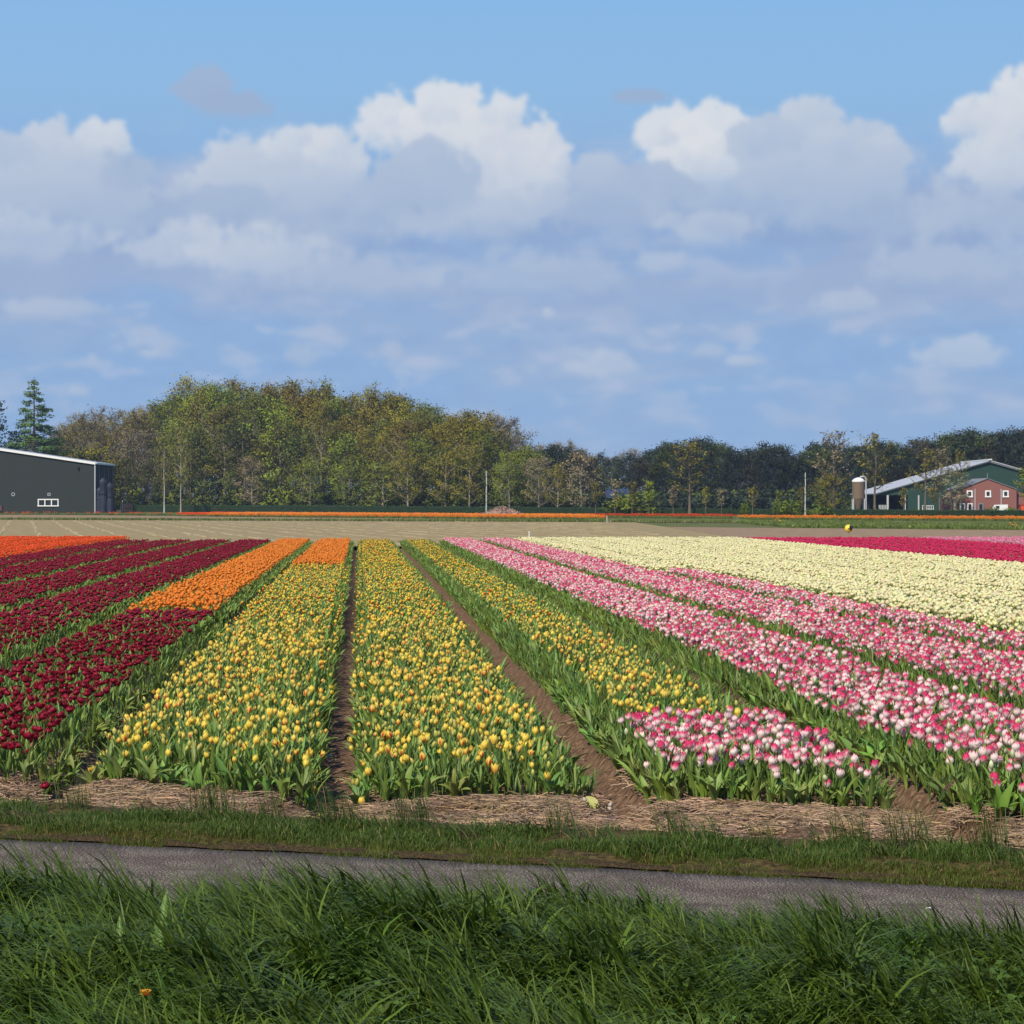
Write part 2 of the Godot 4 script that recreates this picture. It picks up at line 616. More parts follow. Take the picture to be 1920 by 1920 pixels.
	for k in TRENCH.size():
		for o in [-0.34, -0.24, -0.17, -0.10, 0.0, 0.10, 0.17, 0.24, 0.34]:
			us.append(TRENCH[k] + o)
		if k < TRENCH.size() - 1:
			var g := TRENCH[k + 1] - TRENCH[k] - 0.68
			for j in [0.2, 0.4, 0.6, 0.8]:
				us.append(TRENCH[k] + 0.34 + g * j)
	struct("field_soil", "bare brown soil of the tulip field, raised in beds between trenches", "soil",
		sheet(steps([0, 4, 0.1, 12, 0.5, 40, 2.0, 113, 6.0]), us,
		func(u, w):
			var v0: float = (14.35 - 0.3732 * u) / 0.977
			var v: float = lerpf(v0 + w, 14.0 + w, smoothstep(4.0, 60.0, w))
			return field(u, v, soil_y(u, v))), M.soil)
	# the fields beyond
	far_sheet("stubble_field", "pale stubble field with straw rows behind the tulips, on the left side", "field", -130, 14, func(x): return 110.0 + 0.03 * absf(x), func(x): return 262.0 - 0.5 * x, 0.014, M.stubble)
	far_sheet("bare_field", "strip of pinkish bare soil between stubble field and far orange tulips", "field", -150, 30, func(x): return 263.0 - 0.5 * x, func(x): return 312.0 - 1.3 * x, 0.02, M.bare)
	far_sheet("fallow_field", "bare brown soil behind the cream and magenta tulips, on the right side", "field", 14, 120, func(x): return 110.0, func(x): return 216.0 - 0.95 * minf(x, 70.0), 0.024, M.bare)
	# light lines of straw on the stubble
	rng.seed = 41
	var st := MB.new()
	var dir := Vector3(-915.0 / F, 0, -1.0).normalized()
	var side := Vector3(-dir.z, 0, dir.x)
	for k in 46:
		var o := Vector3(-62.0 + k * 2.6, 0, -110.0)
		var a := 0.0
		while a < 170.0:
			var p := o + dir * a + side * rnd(-0.15, 0.15)
			var l := rnd(1.5, 4.5)
			if -p.z < 255.0 - 0.5 * p.x and p.x < 10.0:
				st.box(p + dir * l * 0.5 + Vector3(0, 0.04, 0), Vector3(rnd(0.10, 0.24), rnd(0.03, 0.07), l), sc(176, 160, 124) * rnd(0.8, 1.1), Basis(side, Vector3.UP, -dir))
			a += l * rnd(1.0, 1.4)
	tag(obj("straw_rows", st.mesh(), vmat("straw rows", 0.95)), "pale straw lying in long rows on the stubble field", "straw", "", "stuff")

# ---------------------------------------------------------------- tulips
const GREEN := Color(0.165, 0.245, 0.050)

func petal_color(kind: String, s: float, w: float, inner: bool, r: float) -> Color:
	var q := absf(w)
	match kind:
		"yellow":
			var flame := smoothstep(1.0, 0.25, s) * smoothstep(0.95, 0.2, q) * r * 1.5 * (0.35 if inner else 1.0)
			return Color(0.88, 0.66, 0.065).lerp(Color(0.90, 0.78, 0.26), smoothstep(0.3, 1.0, q) * 0.7).lerp(Color(0.56, 0.045, 0.012), clampf(flame * 1.25, 0.0, 0.95))
		"pink":
			var top := smoothstep(lerpf(0.78, 0.08, r), lerpf(1.28, 0.60, r), s + 0.12 * q)
			return Color(0.88, 0.74, 0.66).lerp(Color(0.85, 0.42, 0.48), smoothstep(0.0, 0.5, top) * 0.85).lerp(Color(0.70, 0.035, 0.14), smoothstep(0.4, 1.05, top))
		"dark_red":
			return Color(0.21, 0.006, 0.020).lerp(Color(0.34, 0.012, 0.035), s * r)
		"orange":
			return Color(0.80, 0.21, 0.018).lerp(Color(0.88, 0.46, 0.07), smoothstep(0.35, 1.0, q) * 0.8 + 0.25 * (1.0 - r))
		"scarlet":
			return Color(0.80, 0.075, 0.010).lerp(Color(0.85, 0.14, 0.02), q)
		"cream":
			return Color(0.82, 0.76, 0.36).lerp(Color(0.86, 0.81, 0.46), s)
		"magenta":
			return Color(0.62, 0.018, 0.085).lerp(Color(0.70, 0.05, 0.16), s * r)
		"rose":
			return Color(0.80, 0.36, 0.46).lerp(Color(0.75, 0.10, 0.26), s * r)
	return Color.WHITE

func bloom_size(kind: String) -> Vector3:      # radius, height, opening
	match kind:
		"yellow": return Vector3(0.0280, 0.066, 0.50)
		"pink": return Vector3(0.0305, 0.066, 0.62)
		"dark_red": return Vector3(0.038, 0.052, 0.80)
		"cream": return Vector3(0.037, 0.066, 0.60)
	return Vector3(0.032, 0.064, 0.55)

func bloom(kind: String, r: float, far: bool, open := 0.0) -> MB:
	var b := MB.new()
	var z := bloom_size(kind)
	var top := z.z + open
	if far:
		var rows := [[0.0, 0.3], [0.35, 0.95], [0.65, 1.0], [1.0, top * 0.9]]
		for i in 4:
			for q in 5:
				var a := TAU * (q + r) / 5.0
				var s: float = rows[i][0]
				b.vert(Vector3(cos(a) * z.x * rows[i][1], s * z.y * (1.0 if i < 3 or q % 2 else 0.82), sin(a) * z.x * rows[i][1]), petal_color(kind, s, 0.35, false, r))
		for i in 3:
			for q in 5:
				b.tri(i * 5 + q, i * 5 + (q + 1) % 5, i * 5 + 5 + q)
				b.tri(i * 5 + (q + 1) % 5, i * 5 + 5 + (q + 1) % 5, i * 5 + 5 + q)
		var e := b.vert(Vector3(0, z.y * 0.72, 0), petal_color(kind, 0.8, 0.1, true, r) * 0.8)
		for q in 5:
			b.tri(15 + q, 15 + (q + 1) % 5, e)
		return b
	var n := 10 if kind == "dark_red" else 6
	for k in n:
		var ring := k / 3
		var inner := k >= 3
		var a0 := TAU * k / 3.0 + ring * PI / 3.0 + r
		var sh := [1.0, 0.9, 0.72, 0.5][ring] as float
		var tip := top * (1.0 + rnd(-0.30, 0.42)) if not inner else top * rnd(0.75, 1.05)
		var hh := z.y * rnd(0.84, 1.08) * (1.0 if ring < 2 else 0.92)
		var pts := PackedVector3Array()
		var cs := PackedColorArray()
		for i in 6:
			var s := i / 5.0
			var rr := sin(minf(s / 0.5, 1.0) * PI * 0.5) * 0.74 + 0.26
			if s > 0.5:
				rr = lerpf(1.0, tip, pow((s - 0.5) / 0.5, 1.5))
			var half := 0.67 * sqrt(maxf(0.02, sin(PI * (0.16 + 0.82 * s))))
			for j in 4:
				var w := (j - 1.5) / 1.5
				var q := z.x * rr * sh * (1.0 - 0.07 * w * w)
				pts.append(Vector3(cos(a0 + w * half) * q, hh * s * (1.0 - 0.05 * w * w * s), sin(a0 + w * half) * q))
				cs.append(petal_color(kind, s, w, inner, r))
		b.grid(6, 4, pts, cs)
	return b

func bud(kind: String) -> MB:
	var b := MB.new()
	var c0 := Color(0.22, 0.30, 0.08)
	var c1 := Color(0.62, 0.55, 0.12) if kind == "yellow" else (Color(0.74, 0.76, 0.52) if kind != "dark_red" else Color(0.30, 0.10, 0.06))
	var prof := [[0.0, 0.006], [0.012, 0.014], [0.028, 0.0165], [0.044, 0.011], [0.056, 0.002]]
	for i in 5:
		for q in 6:
			var a := TAU * q / 6.0
			b.vert(Vector3(cos(a) * prof[i][1], prof[i][0], sin(a) * prof[i][1]), c0.lerp(c1, clampf(prof[i][0] / 0.045, 0.0, 1.0)))
	for i in 4:
		for q in 6:
			b.tri(i * 6 + q, i * 6 + (q + 1) % 6, i * 6 + 6 + q)
			b.tri(i * 6 + (q + 1) % 6, i * 6 + 6 + (q + 1) % 6, i * 6 + 6 + q)
	return b

func tulip_leaf(length: float, width: float, bend: float, segs: int, col: Color) -> MB:
	var b := MB.new()
	var p := Vector3(0.008, 0.0, 0)
	var pts := PackedVector3Array()
	var cs := PackedColorArray()
	var wav := rnd(0.0, TAU)
	for i in segs + 1:
		var s := float(i) / segs
		var a := lerpf(0.12, bend, pow(s, 1.25))
		var half := width * 0.5 * pow(sin(PI * clampf(0.10 + 0.90 * s, 0.0, 1.0)), 0.75) if i < segs else 0.001
		var nrm := Vector3(-cos(a), sin(a), 0)
		var wob := 0.25 * half * sin(wav + s * 7.0)
		for w in [-1, 0, 1]:
			pts.append(p + Vector3(0, 0, half * w) + nrm * (half * 0.42 * absf(w) + wob * w))
			cs.append(col * (1.0 if w else 1.12))
		p += Vector3(sin(a), cos(a), 0) * (length / segs)
	b.grid(segs + 1, 3, pts, cs)
	return b

func stem(h: float, lean: Vector3, sides: int) -> MB:
	var b := MB.new()
	b.tube(PackedVector3Array([Vector3.ZERO, Vector3(lean.x * 0.3, h * 0.5, lean.z * 0.3), Vector3(lean.x, h, lean.z)]), PackedFloat32Array([0.0052, 0.0045, 0.004]), sides, Color(0.11, 0.20, 0.06), false)
	return b

var leaf_lib := []        # near leaves as meshes
var plant_lib := []       # {stem, h, top, leaves: [[leaf number, transform]]}
var plant_near := []      # the same plants as one mesh each
var plant_far := []
var leafy_near := []      # plants without a flower stem, broad leaves
var bloom_near := {}
var bloom_far := {}
var bud_mesh := {}

func build_plants() -> void:
	rng.seed = 101
	var raw := []
	for k in 10:
		var lf := tulip_leaf(rnd(0.25, 0.36), rnd(0.026, 0.048), rnd(0.35, 1.5), 6, GREEN * rnd(0.8, 1.25))
		raw.append(lf)
		leaf_lib.append(lf.mesh(true))
	for k in 6:
		var h := 0.36
		var lean := Vector3(rnd(-0.03, 0.03), 0, rnd(-0.03, 0.03))
		var st := stem(h, lean, 4)
		var leaves := []
		var all := MB.new()
		all.add(st, Transform3D())
		var a := rnd(0, TAU)
		for j in 3:
			var n := rng.randi() % 10
			var x := Transform3D(Basis(Vector3.UP, a + j * 2.3 + rnd(-0.4, 0.4)).scaled(Vector3.ONE * rnd(0.85, 1.1)), Vector3(0, 0.01 + j * 0.05, 0))
			leaves.append([n, x])
			all.add(raw[n], x)
		plant_lib.append({"stem": st.mesh(true), "h": h, "top": Vector3(lean.x, h, lean.z), "leaves": leaves})
		plant_near.append(all.mesh(true))
	for k in 4:
		var all := MB.new()
		all.add(stem(0.36, Vector3(rnd(-0.02, 0.02), 0, rnd(-0.02, 0.02)), 3), Transform3D())
		for j in 4:
			all.add(tulip_leaf(rnd(0.24, 0.32), rnd(0.045, 0.06), rnd(0.6, 1.5), 3, GREEN * rnd(0.8, 1.2)), Transform3D(Basis(Vector3.UP, j * 1.7 + rnd(-0.5, 0.5)), Vector3(0, 0.02 + j * 0.03, 0)))
		plant_far.append(all.mesh(true))
	for k in 5:
		var all := MB.new()
		for j in 5:
			all.add(tulip_leaf(rnd(0.22, 0.34), rnd(0.05, 0.075), rnd(0.5, 1.9), 7, GREEN * rnd(0.75, 1.15)), Transform3D(Basis(Vector3.UP, j * 1.26 + rnd(-0.4, 0.4)), Vector3(0, 0.0, 0)))
		leafy_near.append(all.mesh(true))
	for kind in ["yellow", "pink", "dark_red", "orange", "scarlet", "cream", "magenta", "rose"]:
		var near := []
		var far := []
		for k in 6:
			var r := (k + 0.5) / 6.0
			if kind == "yellow":
				r = [0.02, 0.08, 0.18, 0.32, 0.6, 1.0][k]
			near.append(bloom(kind, r, false, [0.0, -0.2, 0.15, 0.0, 0.45, -0.3][k]).mesh(true))
			far.append(bloom(kind, r, true).mesh(true))
		bloom_near[kind] = near
		bloom_far[kind] = far
		bud_mesh[kind] = bud(kind).mesh(true)
	M.leaf = vmat("tulip leaf", 0.5, 0.5, 0.35)
	M.petal = vmat("petal", 0.5, 0.75, 0.35)

# how each variety grows: plants per metre across and along, share in bloom, share of buds, stem height, spread
const GROW := {
	"yellow": [0.12, 0.092, 0.28, 0.30, 0.86], "pink": [0.122, 0.086, 0.92, 0.06, 0.90], "dark_red": [0.15, 0.105, 0.60, 0.08, 0.76],
	"orange": [0.14, 0.095, 0.95, 0.0, 0.86], "scarlet": [0.15, 0.11, 0.97, 0.0, 0.86], "cream": [0.118, 0.082, 0.98, 0.0, 0.95],
	"magenta": [0.15, 0.11, 0.97, 0.0, 0.95], "rose": [0.15, 0.12, 0.97, 0.0, 0.98],
}

var singles := {}         # kind -> [distance, transform of the plant, plant number, bloom number, tilt, scale, bed]

func bed(called: String, kind: String, label: String, u0: float, u1: float, v0: Callable, v1: Callable, flank_l := 0.14, flank_r := 0.14) -> void:
	var root := thing(called, label, "tulip bed")
	root.set_meta("kind", "stuff")
	var g: Array = GROW[kind]
	var near_x := []
	var far_x := []
	var leafy_x := []
	var near_c := []
	var far_c := []
	var leafy_c := []
	for k in 6:
		near_x.append([])
		near_c.append(PackedColorArray())
		far_x.append([])
		far_c.append(PackedColorArray())
		leafy_x.append([])
		leafy_c.append(PackedColorArray())
	var bn_x := []
	var bn_c := []
	var bf_x := []
	var bf_c := []
	for k in 6:
		bn_x.append([])
		bn_c.append(PackedColorArray())
		bf_x.append([])
		bf_c.append(PackedColorArray())
	var bud_x := []
	var bud_c := PackedColorArray()
	var margin: float = {"cream": 0.10, "magenta": 0.14, "rose": 0.14, "scarlet": 0.14, "yellow": 0.215, "dark_red": 0.20}.get(kind, 0.225)
	var a0 := u0 + margin
	var a1 := u1 - margin
	if absf(u1 - 1.83) < 0.01:
		a1 -= 0.07
	if absf(u1 - 3.83) < 0.01:
		a1 -= 0.07
	if absf(u0 - 3.83) < 0.01:
		a0 += 0.06
	if absf(u0 - 1.83) < 0.01:
		a0 += 0.06
	var rows := maxi(2, roundi((a1 - a0) / float(g[0])))
	for i in rows + 1:
		var ur := lerpf(a0, a1, float(i) / rows)
		var v: float = v0.call(ur) + rnd(0.0, 0.1)
		var stop: float = v1.call(ur)
		var edge := i == 0 or i == rows
		while v < stop:
			var fade := 1.0 + smoothstep(45.0, 110.0, v) * 0.35
			v += float(g[1]) * rnd(0.75, 1.25) * fade
			var u := ur + rnd(-0.05, 0.05)
			var p := field(u, v)
			if absf(p.x) > 0.2286 * -p.z + 1.6 + 0.01 * v:
				continue
			p.y = soil_y(u, v) if v < 40.0 else 0.0
			var into: float = v - float(v0.call(ur))
			var d := -p.z
			var size := rnd(0.72, 1.16) * float(g[4])
			if edge or into < 0.25:
				size *= rnd(0.62, 0.95)
			var turn := rnd(0.0, TAU)
			var tilt := Basis(Vector3(rnd(-1, 1), 0, rnd(-1, 1)).normalized(), rnd(0.0, 0.16))
			if i == 0:
				tilt = Basis(Vector3(0, 0, 1), rnd(0.0, 0.4)) * tilt
			elif i == rows:
				tilt = Basis(Vector3(0, 0, 1), -rnd(0.0, 0.4)) * tilt
			elif into < 0.15:
				tilt = Basis(Vector3(1, 0, 0), rnd(0.05, 0.45)) * tilt
			var x := Transform3D(tilt * Basis(Vector3.UP, turn).scaled(Vector3.ONE * size), p)
			var f := 0.5 + 0.5 * bump_noise.get_noise_2d(u * 5.0, v * 5.0)
			var tint := Color(rnd(0.8, 1.2), rnd(0.85, 1.15), rnd(0.75, 1.25)) * (0.85 + 0.3 * f)
			if d < 24.0 and (edge or into < 0.3) and rng.randf() < (0.35 if edge and into > 0.3 else 0.7):
				var q := rng.randi() % 5
				leafy_x[q].append(Transform3D(x.basis.orthonormalized().scaled(Vector3.ONE * rnd(0.6, 1.0)), p))
				leafy_c[q].append(tint)
				if rng.randf() < 0.45:
					continue
			var k := rng.randi() % 6
			var flowering: float = u - a0 > flank_l - 0.2 and a1 - u > flank_r - 0.2 and (into > 0.10 or rng.randf() < 0.5)
			var roll := rng.randf()
			var share: float = float(g[2]) * (1.0 if kind != "yellow" else clampf(0.35 + 1.3 * f, 0.25, 1.5) * (0.78 if u > 1.83 else 1.0))
			var has_bloom: bool = flowering and roll < share
			var has_bud: bool = flowering and not has_bloom and roll < share + float(g[3])
			var bt := 0.82 + 0.30 * rng.randf()
			var bc := Color(bt * rnd(0.94, 1.05), bt * rnd(0.90, 1.06), bt * rnd(0.88, 1.08))
			var vr := mini(5, int(rng.randf() * 6.0))
			if kind == "pink":
				vr = mini(5, int(pow(rng.randf(), 1.15) * 6.0))
			var bs := (rnd(0.62, 1.15) if kind == "yellow" else rnd(0.8, 1.18)) / size
			var lean := Basis(Vector3(rnd(-1, 1), 0, rnd(-1, 1)).normalized(), rnd(0.0, 0.5))
			if d < 34.0:
				var top: Vector3 = plant_lib[k].top
				var bx := x * Transform3D(lean * Basis(Vector3.UP, rnd(0, TAU)).scaled(Vector3.ONE * bs), top)
				if has_bloom and d < 25.0 and absf(p.x) < 0.23 * d and kind in ["yellow", "pink", "dark_red"]:
					if not singles.has(kind):
						singles[kind] = []
					singles[kind].append([d, x, k, vr, bx, called])
					continue
				near_x[k].append(x)
				near_c[k].append(tint)
				if has_bloom:
					bn_x[vr].append(bx)
					bn_c[vr].append(bc)
				elif has_bud:
					bud_x.append(bx)
					bud_c.append(bc)
			else:
				if v < 60.0 or rng.randf() < 0.75:
					far_x[k % 4].append(x)
					far_c[k % 4].append(tint)
				if has_bloom:
					bf_x[vr].append(Transform3D(lean * Basis(Vector3.UP, turn).scaled(Vector3.ONE * (bs * size * (0.90 if kind == "yellow" else 1.08))), x * Vector3(0, 0.355, 0)))
					bf_c[vr].append(bc)
				elif has_bud and v < 60.0:
					bud_x.append(Transform3D(Basis().scaled(Vector3.ONE * size), x * Vector3(0, 0.35, 0)))
					bud_c.append(bc)
	for k in 6:
		many("foliage", plant_near[k], M.leaf, near_x[k], near_c[k], root)
		if k < 4:
			many("foliage", plant_far[k], M.leaf, far_x[k], far_c[k], root)
		if k < 5:
			many("broad_leaves", leafy_near[k], M.leaf, leafy_x[k], leafy_c[k], root)
		many("blooms", bloom_near[kind][k], M.petal, bn_x[k], bn_c[k], root)
		many("blooms", bloom_far[kind][k], M.petal, bf_x[k], bf_c[k], root)
	many("buds", bud_mesh[kind], M.petal, bud_x, bud_c, root)
	beds[called] = root

var beds := {}

# the flowers that show largest stand as things of their own, the others go back to the mass of their bed
func build_singles(words: Dictionary) -> void:
	for kind in singles:
		var all: Array = singles[kind]
		all.sort_custom(func(a, b): return a[0] < b[0])
		var protos := {}
		var back := {}
		for j in all.size():
			var e: Array = all[j]
			if j >= 300:
				var bk: Array = back.get(e[5], [])
				bk.append(e)
				back[e[5]] = bk
				continue
			var key := "%d_%d" % [e[2], e[3]]
			var x: Transform3D = e[1]
			var name_: String = kind + "_tulip"
			var o: Node3D
			if not protos.has(key):
				o = Node3D.new()
				o.name = numbered(name_)
				add_child(o, true)
				var pl: Dictionary = plant_lib[e[2]]
				obj("stem", pl.stem, M.leaf, o)
				obj("bloom", bloom_near[kind][e[3]], M.petal, o)
				for lf in pl.leaves:
					var l := obj("leaf", leaf_lib[lf[0]], M.leaf, o)
					l.transform = lf[1]
				protos[key] = o
			else:
				o = protos[key].duplicate()
				o.name = numbered(name_)
				add_child(o, true)
			o.transform = x
			o.get_node("bloom").transform = x.affine_inverse() * e[4]
			var said: Array = words[e[5]]
			tag(o, said[0], kind.replace("_", " ") + " tulip", said[1])
		for called in back:
			var root: Node3D = beds[called]
			var px := []
			var pc := []
			var bx := []
			var bc := []
			for k in 6:
				px.append([])
				pc.append(PackedColorArray())
				bx.append([])
				bc.append(PackedColorArray())
			for e in back[called]:
				px[e[2]].append(e[1])
				pc[e[2]].append(Color(rnd(0.8, 1.15), rnd(0.85, 1.15), rnd(0.8, 1.2)))
				bx[e[3]].append(e[4])
				var w := rnd(0.85, 1.1)
				bc[e[3]].append(Color(w, w * rnd(0.93, 1.04), w))
			for k in 6:
				many("foliage", plant_near[k], M.leaf, px[k], pc[k], root)
				many("blooms", bloom_near[kind][k], M.petal, bx[k], bc[k], root)

func build_tulips() -> void:
	build_plants()
	rng.seed = 202
	var from := func(u): return front_v(u)
	var to := func(u): return end_v(u)
	var at := func(w): return func(_u): return w
	# left of the first trench: dark red, with orange behind in the nearest bed
	bed("dark_red_tulip_bed", "dark_red", "nearest bed of dark red tulips, leafy right flank beside the yellow bed", -4.17, -2.17, from, at.call(38.3), 0.16, 0.31)
	bed("orange_tulip_bed", "orange", "long bed of orange tulips beginning halfway behind the nearest dark red bed", -4.17, -2.17, at.call(38.9), to, 0.14, 0.3)
	bed("dark_red_tulip_bed", "dark_red", "second bed of dark red tulips, left of the orange bed", -6.17, -4.17, from, to, 0.16, 0.26)
	bed("dark_red_tulip_bed", "dark_red", "third bed of dark red tulips from the yellow bed", -8.17, -6.17, from, to, 0.16, 0.25)
	bed("dark_red_tulip_bed", "dark_red", "fourth bed of dark red tulips from the yellow bed", -10.17, -8.17, from, to, 0.16, 0.3)
	bed("dark_red_tulip_bed", "dark_red", "dark red bed next to the scarlet tulips", -12.3, -10.17, from, to, 0.16, 0.25)
	bed("scarlet_tulip_bed", "scarlet", "bed of bright scarlet tulips along the dark red beds", -14.17, -12.3, from, to)
	bed("scarlet_tulip_bed", "scarlet", "scarlet tulip bed second from the dark red ones, cut by the photo's edge", -16.17, -14.17, from, to)
	bed("scarlet_tulip_bed", "scarlet", "short visible end of a scarlet bed by the stubble field", -26.17, -16.17, at.call(88.0), to)
	# yellow beds
	bed("yellow_tulip_bed", "yellow", "yellow tulip bed left of the narrow bare path", -2.17, -0.17, from, at.call(66.5), 0.16, 0.2)
	bed("orange_tulip_bed", "orange", "block of orange tulips at the far end of the left yellow bed", -2.17, -0.17, at.call(66.8), to, 0.14, 0.25)
	bed("yellow_tulip_bed", "yellow", "middle yellow tulip bed right of the narrow bare path", -0.17, 1.83, from, to, 0.16, 0.3)
	bed("yellow_tulip_bed", "yellow", "third yellow tulip bed, behind the clump of pink and white tulips", 1.83, 3.83, at.call(18.5), to, 0.36, 0.46)
	# pink ones
	bed("pink_tulip_bed", "pink", "clump of pink and white tulips at the front of the third yellow bed", 1.83, 3.83, from, at.call(18.4), 0.24, 0.28)
	bed("pink_tulip_bed", "pink", "bed of pink and white tulips right of the third yellow bed", 3.83, 5.83, from, to, 0.28, 0.26)
	bed("pink_tulip_bed", "pink", "second full bed of pink and white tulips from the yellow ones", 5.83, 7.78, from, to, 0.3, 0.16)
	bed("pink_tulip_bed", "pink", "narrow bed of pink and white tulips along the cream tulips", 7.78, 9.0, from, at.call(59.0), 0.24, 0.1)
	bed("cream_tulip_bed", "cream", "narrow block of cream tulips behind the narrow pink bed", 7.78, 9.0, at.call(59.2), to)
	bed("cream_tulip_bed", "cream", "cream tulip bed bordering the pink and white tulips", 9.0, 11.0, from, to)
	bed("cream_tulip_bed", "cream", "second cream tulip bed from the pink tulips", 11.0, 13.0, from, to)
	bed("cream_tulip_bed", "cream", "third cream tulip bed from the pink tulips", 13.0, 15.0, from, to)
	bed("cream_tulip_bed", "cream", "second cream tulip bed from the magenta tulips", 15.0, 17.0, from, to)
	bed("cream_tulip_bed", "cream", "cream tulip bed bordering the magenta tulips", 17.0, 19.2, from, to)
	bed("magenta_tulip_bed", "magenta", "magenta tulip bed along the cream tulips", 19.2, 21.2, from, to)
	bed("magenta_tulip_bed", "magenta", "second magenta tulip bed from the cream tulips", 21.2, 23.2, from, to)
	bed("magenta_tulip_bed", "magenta", "second magenta tulip bed from the rose ones", 23.2, 25.2, from, to)
	bed("magenta_tulip_bed", "magenta", "magenta tulip bed along the rose tulips", 25.2, 28.2, from, to)
	bed("rose_tulip_bed", "rose", "far strip of light pink tulips behind the magenta ones", 28.4, 36.0, from, to)
	build_singles({
		"dark_red_tulip_bed": ["dark red double tulip in the nearest dark red bed", "dark red tulips at the front of the nearest dark red bed"],
		"yellow_tulip_bed": ["yellow tulip near the front of the bed left of the bare path", "yellow tulips at the front of the bed left of the bare path"],
		"yellow_tulip_bed_001": ["yellow tulip with reddish base near the front of the bed right of the bare path", "yellow tulips at the front of the bed right of the bare path"],
		"yellow_tulip_bed_002": ["yellow tulip just behind the clump of pink and white tulips", "yellow tulips behind the pink clump"],
		"pink_tulip_bed": ["pink and white tulip in the clump before the third yellow bed", "pink and white tulips of the clump"],
		"pink_tulip_bed_001": ["pink and white tulip at the front of the bed right of the clump", "pink and white tulips right of the clump"],
		"pink_tulip_bed_002": ["pink and white tulip in the second full pink bed", "pink and white tulips of the second bed"],
	})
	# far strips, planted in small tufts of flowers
	far_strip("far_orange_tulips", "orange", "long thin strip of orange tulips in front of the far hedge", -50.5, 11.0, func(x): return 300.0 - 1.3 * x, 62.0, 1.0)
	far_strip("weed_line", "yellow", "thin line of green weeds between the stubble and the bare soil", -80.0, 40.0, func(x): return 261.0 - 0.5 * x, 4.0, 0.0)
	far_strip("far_red_tulips", "scarlet", "short red piece at the left end of the far orange strip", -57.0, -50.5, func(x): return 304.0 - 1.3 * x, 50.0, 0.7)
	far_strip("far_faded_tulips", "scarlet", "sparse red and green tulip strip at the foot of the dark green barn", -110.0, -57.0, func(x): return minf(322.0 - 1.3 * x, 430.0), 14.0, 0.10)
	far_strip("far_rust_tulips", "scarlet", "dull rust coloured tulip strip between the two far orange strips", 11.0, 31.0, func(x): return 350.0 - 1.1 * x, 26.0, 0.45)
	far_strip("far_amber_tulips", "orange", "orange and yellow tulip strip in front of the hedge by the brick house", 31.0, 95.0, func(x): return 322.0 - 0.9 * x, 22.0, 0.75)
	far_strip("far_green_crop", "yellow", "rows of green leafy crop without flowers at the right, before the orange strip", 24.0, 90.0, func(x): return 218.0 - 0.95 * minf(x, 70.0), 44.0, 0.004)

func far_strip(called: String, kind: String, label: String, x0: float, x1: float, near: Callable, deep: float, share: float) -> void:
	var root := thing(called, label, "tulip strip" if share > 0.01 else "crop")
	root.set_meta("kind", "stuff")
	var tuft := MB.new()
	var leafs := MB.new()
	for k in 9:
		var p := Vector3(rnd(-0.4, 0.4), 0, rnd(-0.4, 0.4))
		var bl := bloom(kind, rnd(0.2, 0.9), true)
		tuft.add(bl, Transform3D(Basis(Vector3.UP, rnd(0, TAU)).scaled(Vector3.ONE * 1.9), p + Vector3(0, rnd(0.24, 0.50), 0)))
	for k in 7:
		var p := Vector3(rnd(-0.4, 0.4), 0, rnd(-0.4, 0.4))
		for j in 3:
			leafs.add(tulip_leaf(rnd(0.3, 0.38), 0.08, rnd(0.4, 1.3), 2, GREEN * rnd(0.9, 1.5)), Transform3D(Basis(Vector3.UP, rnd(0, TAU)), p))
	var bx := []
	var bc := PackedColorArray()
	var lx := []
	var lc := PackedColorArray()
	var x := x0
	while x < x1:
		x += 0.85
		var w := 0.0
		while w < deep:
			w += rnd(0.7, 1.2)
			if fposmod(w, 6.0) < 0.8:
				continue
			var p := Vector3(x + rnd(-0.3, 0.3), 0.0, -(float(near.call(x)) + w))
			var tr := Transform3D(Basis(Vector3.UP, rnd(0, TAU)).scaled(Vector3.ONE * rnd(0.85, 1.15)), p)
			if rng.randf() < 0.7 or share < 0.5:
				lx.append(tr)
				lc.append(Color(0.80, 0.72, 0.85) * rnd(0.6, 1.05))
			var patch := clampf(share + 0.6 * (share - share * share) * 2.0 * bump_noise.get_noise_2d(p.x * 0.8, p.z * 0.8), 0.0, 1.0)
			if rng.randf() < patch:
				bx.append(tr)
				bc.append(Color(rnd(0.85, 1.15), rnd(0.8, 1.3), rnd(0.8, 1.2)) * (0.75 if called.contains("rust") else 1.0))
	many("foliage", leafs.mesh(true), M.leaf, lx, lc, root)
	many("blooms", tuft.mesh(true), M.petal, bx, bc, root)

# ---------------------------------------------------------------- trees
var tree_lib := {}        # kind -> [[trunk mesh, branch mesh, crown mesh, height], ...]

